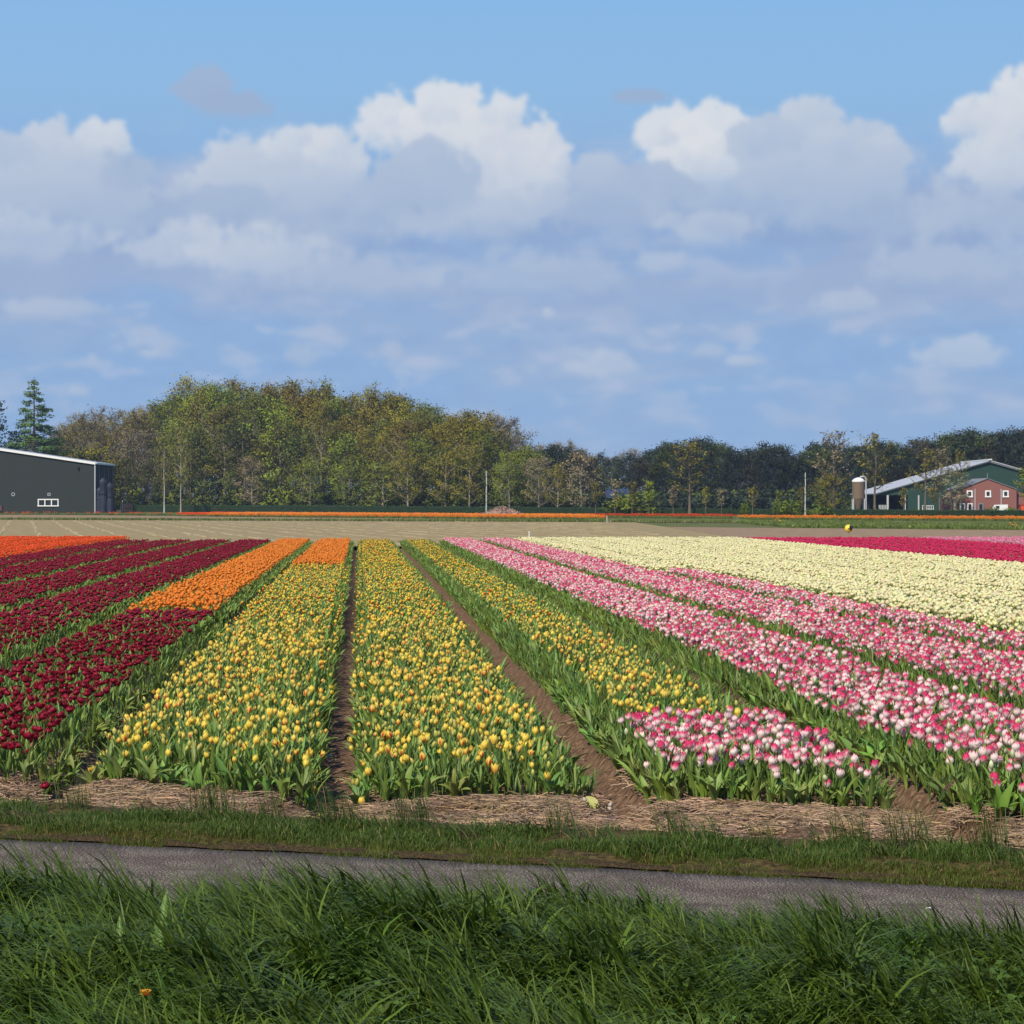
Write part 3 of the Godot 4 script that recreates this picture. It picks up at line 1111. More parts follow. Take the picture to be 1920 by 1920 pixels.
# a broadleaf tree of about 20 m: trunk, limbs with side branches, and leaf clumps round their ends
func grow(h: float, spread: float, low: float, limbs: int, clumps: int, leaves: int, leaf: float, clump_r: float, rise: float, twigs: int, fork := 0.0) -> Array:
	var tr := MB.new()
	var br := MB.new()
	var cr := MB.new()
	var bark := Color(1, 1, 1)
	var pts := PackedVector3Array()
	var rad := PackedFloat32Array()
	var lean := Vector3(rnd(-1, 1), 0, rnd(-1, 1)) * 0.02 * h
	for i in 7:
		var s := i / 6.0
		pts.append(Vector3(rnd(-1, 1) * 0.012 * h * s, h * 0.93 * s, rnd(-1, 1) * 0.012 * h * s) + lean * s * s)
		rad.append(h * 0.014 * (1.0 - 0.9 * s) + 0.02 + (0.006 * h if i == 0 else 0.0))
	tr.tube(pts, rad, 6, bark)
	var tips: Array[Vector3] = []
	for k in limbs:
		var f := (k + rnd(0.0, 0.8)) / limbs
		var s := lerpf(low, 0.94, f)
		var p0 := pts[0].lerp(pts[6], 0.0)
		var q := s / 0.93 * 6.0
		var i0 := mini(5, int(q))
		p0 = pts[i0].lerp(pts[i0 + 1], clampf(q - i0, 0.0, 1.0))
		var a := k * 2.4 + rnd(-0.5, 0.5)
		var prof := sin(PI * clampf(0.22 + 0.70 * f, 0.0, 1.0))
		var l := spread * prof * rnd(0.75, 1.15)
		var up := rise * rnd(0.7, 1.3) * (0.7 + 0.8 * f)
		var d := Vector3(cos(a), up, sin(a)).normalized()
		var p1 := p0 + d * l * 0.5 + Vector3(0, -0.04 * l, 0)
		var p2 := p0 + d * l + Vector3(0, 0.10 * l, 0)
		var r0 := h * 0.0055 * (1.15 - f)
		br.tube(PackedVector3Array([p0, p1, p2]), PackedFloat32Array([r0 + 0.02, r0 * 0.7 + 0.015, 0.02]), 4, bark, false)
		for j in clumps:
			var g := (j + 0.6) / clumps
			var c0 := p0.lerp(p1, g * 2.0) if g < 0.5 else p1.lerp(p2, g * 2.0 - 1.0)
			var a2 := a + rnd(-1.5, 1.5)
			var e := c0 + Vector3(cos(a2), rnd(-0.1, 0.9) + rise * 0.4, sin(a2)) * l * rnd(0.22, 0.48)
			br.tube(PackedVector3Array([c0, c0.lerp(e, 0.5) + Vector3(0, -0.03 * l, 0), e]), PackedFloat32Array([r0 * 0.45 + 0.01, r0 * 0.3 + 0.01, 0.012]), 3, bark, false)
			tips.append(e)
			for w in twigs:
				var t0 := c0.lerp(e, rnd(0.3, 1.0))
				var t1 := t0 + Vector3(rnd(-1, 1), rnd(-0.1, 1.3), rnd(-1, 1)) * clump_r * 1.1
				var sd := Vector3(rnd(-1, 1), 0, rnd(-1, 1)).normalized() * 0.035
				br.face(t0 + sd, t0 - sd, t1, bark * rnd(0.8, 1.3))
	for e in tips:
		var tone := rnd(0.75, 1.25)
		var hue := rnd(-1, 1)
		for j in leaves:
			var o := Vector3(rng.randfn(), rng.randfn() * 0.8, rng.randfn()) * clump_r * 0.5
			var p := e + o
			var b := Basis.from_euler(Vector3(rnd(0, TAU), rnd(0, TAU), rnd(0, TAU))) * (leaf * rnd(0.6, 1.3))
			var col := Color(1.0 + 0.15 * hue, 1.0, 0.9 - 0.2 * hue) * tone * rnd(0.8, 1.2)
			cr.leaf(p + b.x * 0.6, p - b.x * 0.5 + b.y * 0.4, p - b.x * 0.3 - b.y * 0.5, col, (o / clump_r + Vector3(e.x, 0, e.z) / spread * 0.8 + Vector3(0, 0.35, 0)).normalized())
	return [tr.mesh(true), br.mesh(), cr.mesh(), h]

func conifer(h: float, w: float) -> Array:
	var tr := MB.new()
	var br := MB.new()
	var cr := MB.new()
	tr.tube(PackedVector3Array([Vector3.ZERO, Vector3(0.1, h * 0.5, 0), Vector3(0, h, 0)]), PackedFloat32Array([h * 0.012, h * 0.008, 0.03]), 6, Color.WHITE)
	var y := h * 0.22
	while y < h * 0.99:
		var s := (y / h - 0.22) / 0.78
		var n := 7 if s < 0.7 else 5
		for k in n:
			if s > 0.1 and rng.randf() < 0.12:
				continue
			var a := rnd(0, TAU)
			var l := w * (1.0 - pow(s, 0.9)) * rnd(0.65, 1.15) + 0.25
			var p0 := Vector3(0, y + rnd(-0.3, 0.3), 0)
			var e := p0 + Vector3(cos(a) * l, l * rnd(-0.18, 0.12), sin(a) * l)
			br.tube(PackedVector3Array([p0, p0.lerp(e, 0.5) + Vector3(0, -0.06 * l, 0), e]), PackedFloat32Array([0.07, 0.05, 0.02]), 3, Color.WHITE, false)
			var m := int(12 + l * 14)
			for j in m:
				var p := p0.lerp(e, sqrt(rnd(0.12, 1.0))) + Vector3(rnd(-0.5, 0.5), rnd(-0.55, 0.2), rnd(-0.5, 0.5))
				var b := Basis.from_euler(Vector3(rnd(0, TAU), rnd(0, TAU), rnd(0, TAU))) * rnd(0.22, 0.5)
				cr.leaf(p + b.x * 0.6, p - b.x * 0.5 + b.y * 0.4, p - b.x * 0.3 - b.y * 0.5, Color.WHITE * rnd(0.7, 1.25), Vector3(cos(a), rnd(-0.2, 0.9), sin(a)).normalized())
		y += h * 0.027 * rnd(0.8, 1.2)
	return [tr.mesh(true), br.mesh(), cr.mesh(), h]

func bush(h: float, w: float, n: int, leaf: float) -> Array:
	var tr := MB.new()
	var br := MB.new()
	var cr := MB.new()
	tr.tube(PackedVector3Array([Vector3.ZERO, Vector3(0, h * 0.4, 0), Vector3(0, h * 0.7, 0)]), PackedFloat32Array([0.12, 0.08, 0.03]), 5, Color.WHITE)
	var heads: Array[Vector3] = []
	for k in 22:
		var a := rnd(0, TAU)
		var q := sqrt(rng.randf()) * w * 0.40
		var e := Vector3(cos(a) * q, h * rnd(0.12, 0.86) * sqrt(maxf(0.1, 1.0 - pow(q / (w * 0.5), 2.0))), sin(a) * q)
		heads.append(e)
		br.tube(PackedVector3Array([Vector3(0, h * 0.1, 0), e * 0.5, e]), PackedFloat32Array([0.06, 0.04, 0.015]), 3, Color.WHITE, false)
	for e in heads:
		var tone := rnd(0.75, 1.25)
		for j in n:
			var p := e + Vector3(rng.randfn(), rng.randfn(), rng.randfn()) * minf(h, w) * 0.095
			p.y = absf(p.y)
			var b := Basis.from_euler(Vector3(rnd(0, TAU), rnd(0, TAU), rnd(0, TAU))) * (leaf * rnd(0.6, 1.3))
			cr.leaf(p + b.x * 0.6, p - b.x * 0.5 + b.y * 0.4, p - b.x * 0.3 - b.y * 0.5, Color.WHITE * tone * rnd(0.75, 1.25), ((p - e) / (minf(h, w) * 0.15) + (e - Vector3(0, h * 0.4, 0)) / h * 1.5 + Vector3(0, 0.2, 0)).normalized())
	return [tr.mesh(true), br.mesh(), cr.mesh(), h]

func lm(called: String, c: Color, back := 0.5) -> StandardMaterial3D:
	return vmat(called, 0.8, back, 0.1, c.linear_to_srgb())

var toned := {}
func toned_mat(m: StandardMaterial3D) -> StandardMaterial3D:
	if not toned.has(m):
		var three := []
		for k in 4:
			var q: StandardMaterial3D = m.duplicate()
			var c := m.albedo_color.srgb_to_linear()
			var g := [0.74, 0.95, 1.1, 1.3][k] as float
			q.albedo_color = Color(c.r * g, c.g * g * [1.0, 0.97, 1.0, 1.03][k], c.b * g).linear_to_srgb()
			three.append(q)
		toned[m] = three
	return toned[m][rng.randi() % 4]

func tree(called: String, kind: String, n: int, label: String, category: String, px: float, d: float, top: float, widen: float, leaf_mat: Material, bark_mat: Material, group := "") -> Node3D:
	var lib: Array = tree_lib[kind]
	var e: Array = lib[n % lib.size()]
	var p := far_at(px, d)
	p.y = -0.05
	var o := thing(called, label, category, p, rnd(0, TAU), group)
	obj("trunk", e[0], bark_mat, o)
	obj("branches", e[1], M.bark if bark_mat == M.birch else bark_mat, o).set_meta("kind", "stuff")
	obj("crown", e[2], leaf_mat, o).set_meta("kind", "stuff")
	var s := h_at(top, d) / float(e[3])
	o.scale = Vector3(s * widen, s, s * widen)
	return o

var counted := {}
const NTH := ["first", "second", "third", "fourth", "fifth", "sixth", "seventh", "eighth", "ninth", "tenth", "eleventh", "twelfth", "thirteenth", "fourteenth", "fifteenth", "sixteenth", "seventeenth", "eighteenth", "nineteenth"]

# says which one of a row of look-alikes it is: how many places right of a landmark
func beside(marks: Array, x: float, row: String, what: String, where: String) -> String:
	var m: Array = marks[0]
	for e in marks:
		if e[0] <= x:
			m = e
	var key: String = row + str(m[1])
	var k: int = counted.get(key, 0)
	counted[key] = k + 1
	return "%s %s, %s right of %s" % [what, where, NTH[mini(k, 18)], m[1]]

func along(pts: Array, x: float) -> float:
	for k in pts.size() - 1:
		if x <= pts[k + 1][0]:
			return lerpf(pts[k][1], pts[k + 1][1], clampf((x - pts[k][0]) / (pts[k + 1][0] - pts[k][0]), 0.0, 1.0))
	return pts[pts.size() - 1][1]

func build_trees() -> void:
	rng.seed = 303
	for kind in ["poplar", "bare", "oak", "dark", "slender", "sapling", "young"]:
		tree_lib[kind] = []
	for k in 5:
		tree_lib.poplar.append(grow(26.0, 5.4, 0.26, 17, 6, 44, 0.34, 1.45, 1.3, 6))
		tree_lib.bare.append(grow(20.0, 5.4, 0.20, 16, 7, 18, 0.28, 1.2, 1.0, 14))
		tree_lib.oak.append(grow(17.0, 5.6, 0.12, 16, 5, 44, 0.34, 1.25, 0.75, 4))
		tree_lib.dark.append(grow(18.0, 5.0, 0.06, 19, 5, 40, 0.38, 1.25, 0.9, 5))
		tree_lib.young.append(grow(11.0, 3.4, 0.06, 13, 5, 30, 0.30, 0.9, 0.9, 4))
	for k in 4:
		tree_lib.slender.append(grow(18.0, 4.0, 0.28, 13, 5, 12, 0.42, 0.95, 0.8, 7))
		tree_lib.sapling.append(grow(6.0, 1.5, 0.35, 9, 4, 12, 0.28, 0.42, 1.3, 3))
	tree_lib.larch = [conifer(30.0, 8.8)]
	tree_lib.bush = [bush(4.5, 5.0, 60, 0.34), bush(4.0, 6.0, 60, 0.34), bush(5.0, 4.0, 60, 0.34)]
	M.bark = plain("bark", Color(0.13, 0.105, 0.072), 0.9)
	M.bark_light = plain("pale bark", Color(0.29, 0.25, 0.185), 0.9)
	M.bark_dark = plain("dark bark", Color(0.030, 0.027, 0.026), 0.9)
	M.birch = plain("birch bark", Color(0.40, 0.385, 0.35), 0.8)
	var tw := vmat("twigs", 0.9, 0.0, 0.3, Color(0.135, 0.115, 0.085).linear_to_srgb())
	M.olive = lm("olive leaves", Color(0.250, 0.220, 0.030))
	M.bronze = lm("bronze leaves", Color(0.235, 0.190, 0.036))
	M.fresh = lm("fresh leaves", Color(0.215, 0.250, 0.034))
	M.mid = lm("mid green leaves", Color(0.175, 0.215, 0.030))
	M.deep = lm("deep green leaves", Color(0.090, 0.115, 0.026))
	M.grey = lm("grey buds", Color(0.290, 0.235, 0.140))
	M.navy = lm("dark evergreen leaves", Color(0.040, 0.056, 0.034), 0.2)
	M.umber = lm("dark brown buds", Color(0.075, 0.066, 0.040), 0.2)
	M.larch = lm("larch needles", Color(0.120, 0.210, 0.060))
	M.lime = lm("lime green leaves", Color(0.150, 0.205, 0.028))
	M.silver = lm("whitish blossom", Color(0.36, 0.38, 0.25))
	# single trees on the left
	tree("larch", "larch", 0, "tall pointed larch rising behind the dark green barn", "tree", 64, 560, 706, 1.25, M.larch, M.bark)
	tree("pine_tree", "dark", 1, "dark pine cut by the left edge of the photo, behind the barn", "tree", -28, 556, 742, 1.0, M.navy, M.bark_dark)
	for e in [[22, 838, "low dark bushy tree left of the larch's foot"], [58, 818, "bushy green tree behind the foot of the larch"], [92, 826, "bushy dark tree right of the larch's foot"]]:
		tree("bushy_tree", "dark", int(e[0]), e[2], "tree", e[0], 590, e[1], 1.1, M.deep, M.bark_dark)
	# the wood on the left: its skyline, then the trees row by row
	var sky_line := [[95, 812], [110, 796], [150, 768], [200, 768], [250, 760], [300, 757], [318, 742], [350, 718], [390, 710], [432, 722], [450, 728], [490, 722], [520, 715], [560, 718], [600, 724], [640, 728], [700, 738], [760, 742], [800, 752], [850, 768], [900, 780], [940, 785], [975, 808], [995, 836]]
	var marks := [[0.0, "the dark barn's roof"], [308.0, "the white birch trunk"], [395.0, "the highest green treetop"], [472.0, "the spreading thin tree"], [582.0, "the yellowish round tree"], [718.0, "the bluish green bush"], [835.0, "the wide olive tree"], [912.0, "the white pole by the heap"]]
	var row_no := 0
	for deep: float in [26.0, 42.0, 58.0, 74.0]:
		var x := 100.0 + row_no * 9.0
		while x < 990.0:
			var d: float = 468.0 / (1.0 + 1.15 * (x - 960.0) / F) + deep + rnd(-5, 5)
			var peak := along(sky_line, x)
			var base := HY
			var part := [rnd(0.52, 0.86), rnd(0.70, 0.96), rnd(0.80, 1.0), rnd(0.90, 1.04)][row_no] as float
			var top := base - (base - peak) * part
			var mat: Material = M.olive
			var kind := "poplar"
			var what := "olive green"
			var r := rng.randf()
			if x < 300.0:
				kind = "bare"
				mat = M.bronze if r < 0.45 else (M.grey if r < 0.75 else M.olive)
				what = "brownish, thinly leafed"
			elif x < 445.0:
				mat = M.mid if r < 0.5 else (M.fresh if r < 0.75 else M.olive)
				what = "fresh green"
			elif x < 720.0:
				mat = M.bronze if r < 0.42 else M.olive
				if r > 0.8:
					mat = M.mid
				what = "bronze olive"
			elif x < 880.0:
				mat = M.olive if r < 0.6 else (M.mid if r < 0.85 else M.bronze)
				what = "olive green"
			else:
				kind = "bare" if r < 0.6 else "oak"
				mat = M.grey if r < 0.6 else M.olive
				what = "greyish"
			if row_no == 0 and r < 0.5 and x > 300.0:
				kind = "oak"
				mat = M.mid if r < 0.25 else M.deep
			var label := beside(marks, x, "wood%d" % row_no, what + " tree", ["in the wood's front row", "in its second row", "in its third row", "in its back row"][row_no])
			tree("wood_tree", kind, rng.randi(), label, "tree", x, d, top, rnd(0.85, 1.3) * (1.1 if kind == "poplar" and row_no > 1 else 1.0), toned_mat(mat), M.bark if r < 0.7 else M.bark_light, "%s trees of the wood, row %d" % [what, row_no + 1])
			x += [36.0, 31.0, 29.0, 28.0][row_no] * rnd(0.75, 1.25)
		row_no += 1
	# undergrowth along the front of the wood
	for k in 34:
		var x := 245.0 + k * 23.0 + rnd(-8, 8)
		var d := 468.0 / (1.0 + 1.15 * (x - 960.0) / F) + rnd(16, 34)
		tree("shrub", "bush", k, beside(marks, x, "under", "dark shrub", "among the wood's front trunks"), "shrub", x, d, rnd(893, 926), rnd(0.9, 1.3), M.deep if k % 3 else M.mid, M.bark_dark, "undergrowth shrubs at the front of the wood")
	for k in 62:
		var x := 240.0 + k * 12.2 + rnd(-5, 5)
		var d := 468.0 / (1.0 + 1.15 * (x - 960.0) / F) + rnd(18, 62)
		var mm: Material = [M.mid, M.deep, M.olive, M.mid, M.fresh, M.deep][rng.randi() % 6]
		tree("young_tree", "young", rng.randi(), beside(marks, x, "young", "low young tree", "inside the wood"), "tree", x, d, rnd(842, 908), rnd(0.9, 1.4), toned_mat(mm), M.bark, "young trees inside the wood")
	for k in 9:
		var x := 102.0 + k * 16.0
		tree("young_tree", "young", rng.randi(), beside(marks, x, "young", "low young tree", "inside the wood"), "tree", x, 585.0, rnd(835, 880), 1.3, M.olive if k % 2 else M.deep, M.bark, "young trees inside the wood")
	for e in [[308, 868, "slim birch with white trunk at the wood's edge, right of the crates"], [339, 850, "slim birch with greyer trunk, right of the whiter one"]]:
		tree("birch", "slender", int(e[0]), e[2], "tree", e[0], 545, e[1] - 50, 0.6, M.olive, M.birch if e[0] < 320 else M.bark_light)
	for e in [[472, 862, 1.2, M.grey, "spreading thin leafed tree with a pale trunk at the wood's front"], [582, 862, 1.25, M.fresh, "yellowish green round tree standing out at the wood's front"], [655, 866, 1.0, M.mid, "small green tree right of the yellowish one, before the wood"], [718, 868, 1.5, M.mid, "bright bluish green bush, widest at its foot, before the wood"], [765, 850, 1.2, M.olive, "olive tree right of the bright bluish green bush"], [835, 850, 1.25, M.olive, "wide pale olive tree left of the white pole"], [880, 838, 1.1, M.olive, "olive tree just left of the white pole"], [955, 856, 1.1, M.fresh, "greenish yellow willow behind the heap"], [1010, 862, 1.2, M.grey, "greyish brown willow right of the heap"], [1046, 872, 1.0, M.olive, "olive willow at the end of the light trees"], [1090, 852, 1.3, M.grey, "brown leafless tree where the dark tree row begins"]]:
		var d: float = 468.0 / (1.0 + 1.15 * (float(e[0]) - 960.0) / F) + 14.0
		tree("edge_tree", "oak" if e[2] < 1.3 else "young", int(e[0]), e[4], "tree", e[0], d, e[1], e[2], e[3], M.bark_light)
	# the dark row on the right
	var dark_line := [[985, 850], [1010, 838], [1040, 834], [1070, 822], [1090, 846], [1140, 858], [1160, 854], [1200, 842], [1240, 832], [1290, 834], [1320, 820], [1350, 832], [1390, 848], [1430, 836], [1465, 826], [1490, 858], [1512, 838], [1550, 832], [1600, 836], [1650, 828], [1700, 836], [1740, 820], [1790, 808], [1850, 800], [1900, 798], [1960, 802]]
	marks = [[985.0, "the heap"], [1160.0, "the bluish roof"], [1293.0, "the lone thin tree"], [1420.0, "the lime green bushes"], [1510.0, "the right white pole"], [1610.0, "the silo"], [1740.0, "the green barn's roof"], [1855.0, "the green barn's ridge"]]
	row_no = 0
	for d: float in [585.0, 610.0, 640.0]:
		var x := 1000.0 + row_no * 11.0
		while x < 1950.0:
			var peak := along(dark_line, x)
			var top: float = HY - (HY - peak) * ([rnd(0.66, 0.98), rnd(0.82, 1.03), rnd(0.90, 1.04)][row_no] as float)
			var pale := x < 1200.0 and row_no == 2
			tree("dark_tree", "bare" if pale else "dark", rng.randi(), beside(marks, x, "dark%d%s" % [row_no, pale], "pale leafless tree" if pale else "dark tree", "in the long row, " + ["front line", "second line", "back line"][row_no]), "tree", x, d, top, rnd(0.9, 1.25), M.grey if pale else toned_mat(M.navy if rng.randf() < 0.62 else (M.deep if rng.randf() < 0.6 else M.umber)), M.bark_dark if not pale else M.bark_light, "pale trees over the dark row" if pale else "trees of the dark row, line %d" % (row_no + 1))
			x += [27.0, 25.0, 24.0][row_no] * rnd(0.75, 1.25)
		row_no += 1
	for k in 60:
		var x := 985.0 + k * 15.8 + rnd(-5, 5)
		tree("dark_shrub", "bush", k, beside(marks, x, "dshrub", "dark shrub", "under the long row"), "shrub", x, rnd(560, 580), rnd(898, 926), rnd(1.0, 1.4), toned_mat(M.navy if k % 3 else M.deep), M.bark_dark, "shrubs at the foot of the dark row")
	# single trees before the dark row
	for e in [[1293, 824, 0.8, "slender", M.olive, "tall thin leafed tree with pale trunk alone before the dark row"], [1563, 808, 0.75, "slender", M.grey, "tall nearly bare tree left of the silo"], [1556, 890, 0.8, "oak", M.olive, "lower yellowish tree at the foot of the bare tree by the silo"], [1640, 812, 0.75, "slender", M.olive, "tall thin tree right behind the silo"], [1735, 842, 0.8, "slender", M.olive, "thin tree before the middle of the big barn roof"], [1762, 838, 0.6, "slender", M.grey, "reddish nearly bare tree before the big barn roof"], [1802, 846, 0.5, "slender", M.olive, "slim olive tree before the barn's ridge"], [1784, 884, 0.9, "oak", M.silver, "whitish blossoming tree left of the brick house"]]:
		var d: float = 440.0 if e[0] > 1600 else 425.0
		tree("single_tree", e[3], int(e[0]), e[5], "tree", e[0], d, e[1], e[2] * 1.6, e[4], M.bark)
	tree("edge_shrub", "sapling", 2, "green tree cut by the right edge of the photo", "tree", 1922, 400, 880, 1.2, M.fresh, M.bark)
	# saplings and bushes along the hedge on the right
	for e in [[1117, 904, M.olive], [1153, 900, M.grey], [1185, 906, M.olive], [1217, 902, M.fresh], [1262, 912, M.grey], [1323, 914, M.olive], [1353, 918, M.grey], [1411, 914, M.bronze], [1503, 914, M.bronze], [1694, 916, M.bronze], [1748, 916, M.bronze], [1460, 922, M.fresh]]:
		tree("sapling", "sapling", int(e[0]), beside(marks, e[0], "sap", "young tree", "just behind the hedge"), "sapling", e[0], 400, e[1], 0.8, toned_mat(e[2]), M.bark, "saplings behind the hedge")
	for e in [[1397, 936, 0.8, "small lime green bush farther left behind the hedge"], [1457, 934, 0.8, "middle lime green bush behind the hedge, beside a larger one"], [1482, 928, 1.2, "largest lime green bush, left of the white pole"], [1534, 934, 1.2, "lime green bush right of the white pole, before the silo"], [1860, 946, 1.3, "green shrub hiding the lower window of the brick house"], [1896, 946, 1.4, "dark green shrub at the right corner of the brick house"], [1182, 912, 1.7, "dull green wide bush under the bluish roof among the dark trees"]]:
		tree("garden_bush", "bush", int(e[0]), e[3], "bush", e[0], 395.0 if e[0] != 1182 else 430.0, e[1], e[2], M.lime if e[0] < 1800 and e[0] != 1182 else M.mid, M.bark)
	# the long hedge
	var leafs := MB.new()
	var hp := PackedVector3Array()
	var hc := PackedColorArray()
	var a := -97.0
	var n_rows := 0
	while a < 118.0:
		var tall := lerpf(1.95, 1.15, clampf((a + 60.0) / 130.0, 0.0, 1.0))
		var p := Vector3(a, 0, -hedge_d(a))
		for q in [[1.0, 0.0], [1.0, 0.82], [0.6, 0.94], [-0.6, 0.94], [-1.0, 0.82], [-1.0, 0.0]]:
			hp.append(p + Vector3(0, tall * q[1] * (1.0 + 0.05 * bump_noise.get_noise_1d(a * 7.0)), q[0] * 1.1))
			hc.append(Color(0.014, 0.028, 0.008))
		n_rows += 1
		for k in 80:
			var o := Vector3(rnd(-1.0, 1.0), rnd(0.05, 1.05) * tall, 0)
			o.z = 1.15 * o.x + (rnd(0.75, 1.35) if o.y < tall * 0.92 else rnd(-1.1, 1.3))
			var q := p + o
			var b := Basis.from_euler(Vector3(rnd(0, TAU), rnd(0, TAU), rnd(0, TAU))) * rnd(0.12, 0.32)
			leafs.face(q + b.x * 0.6, q - b.x * 0.5 + b.y * 0.4, q - b.x * 0.3 - b.y * 0.5, Color(0.040, 0.080, 0.014) * rnd(0.4, 1.6))
		a += 2.0
	var wood := MB.new()
	wood.grid(n_rows, 6, hp, hc)
	var hd := thing("hedge", "long low clipped green hedge between the fields and the trees", "hedge")
	obj("branches", wood.mesh(), vmat("hedge core", 0.9), hd)
	obj("foliage", leafs.mesh(), vmat("hedge leaves", 0.8, 0.3, 0.1), hd)

# ---------------------------------------------------------------- farm buildings
func window_part(parent: Node3D, called: String, at: Vector3, w: float, h: float, panes: int, frame: Material, glass: Material, bar := 0.14) -> void:
	var f := MB.new()
	f.box(Vector3(0, h * 0.5 - bar * 0.5, 0), Vector3(w, bar, 0.16), Color.WHITE)
	f.box(Vector3(0, -h * 0.5 + bar * 0.5, 0.02), Vector3(w + 0.1, bar, 0.22), Color.WHITE)
	for k in panes + 1:
		f.box(Vector3(-w * 0.5 + bar * 0.5 + (w - bar) * k / panes, 0, 0), Vector3(bar, h - bar * 2.0, 0.14), Color.WHITE)
	var o := obj(called, f.mesh(), frame, parent)
	o.position = at
	for k in panes:
		var pane := BoxMesh.new()
		pane.size = Vector3((w - bar) / panes - bar, h - bar * 2.0, 0.05)
		obj("pane", pane, glass, o).position = Vector3(-w * 0.5 + bar * 0.5 + (w - bar) * (k + 0.5) / panes, 0, -0.02)

func box_part(parent: Node3D, called: String, at: Vector3, size: Vector3, mat: Material) -> MeshInstance3D:
	var m := MB.new()
	m.box(Vector3.ZERO, size, Color.WHITE)
	var o := obj(called, m.mesh(), mat, parent)
	o.position = at
	return o

func prism(pts: PackedVector2Array, z0: float, z1: float) -> ArrayMesh:      # an outline in x, y pulled along z
	var b := MB.new()
	var ids := Geometry2D.triangulate_polygon(pts)
	for k in range(0, ids.size(), 3):
		var p := [pts[ids[k]], pts[ids[k + 1]], pts[ids[k + 2]]]
		if (p[1] - p[0]).cross(p[2] - p[0]) < 0.0:
			p = [p[0], p[2], p[1]]
		b.face(Vector3(p[0].x, p[0].y, z1), Vector3(p[1].x, p[1].y, z1), Vector3(p[2].x, p[2].y, z1), Color.WHITE)
		b.face(Vector3(p[0].x, p[0].y, z0), Vector3(p[2].x, p[2].y, z0), Vector3(p[1].x, p[1].y, z0), Color.WHITE)
	var ccw := not Geometry2D.is_polygon_clockwise(pts)
	for k in pts.size():
		var a := pts[k]
		var d := pts[(k + 1) % pts.size()]
		if not ccw:
			var s := a
			a = d
			d = s
		b.quad(Vector3(a.x, a.y, z1), Vector3(a.x, a.y, z0), Vector3(d.x, d.y, z0), Vector3(d.x, d.y, z1), Color.WHITE)
	return b.mesh()

func wrapped(h: float, w: float, sd: int) -> ArrayMesh:      # something upright under a dark sheet: folds, a narrow waist, a knotted head
	var b := MB.new()
	var rows := 12
	var cols := 22
	var pts := PackedVector3Array()
	var cs := PackedColorArray()
	for i in rows:
		var s := float(i) / (rows - 1)
		var r := w * 0.5 * (1.0 - 0.28 * sin(PI * s) + 0.12 * sin(s * 9.0 + sd)) * (1.0 if s < 0.9 else lerpf(1.0, 0.15, (s - 0.9) / 0.1))
		for j in cols:
			var a := TAU * j / (cols - 1)
			var q := r * (1.0 + 0.10 * sin(a * 7.0 + sd + s * 2.0) + 0.08 * sin(a * 3.0 + s * 4.0 + sd))
			pts.append(Vector3(cos(a) * q, h * s, sin(a) * q * 0.8))
			cs.append(Color.WHITE)
	b.grid(rows, cols, pts, cs)
	return b.mesh(true)

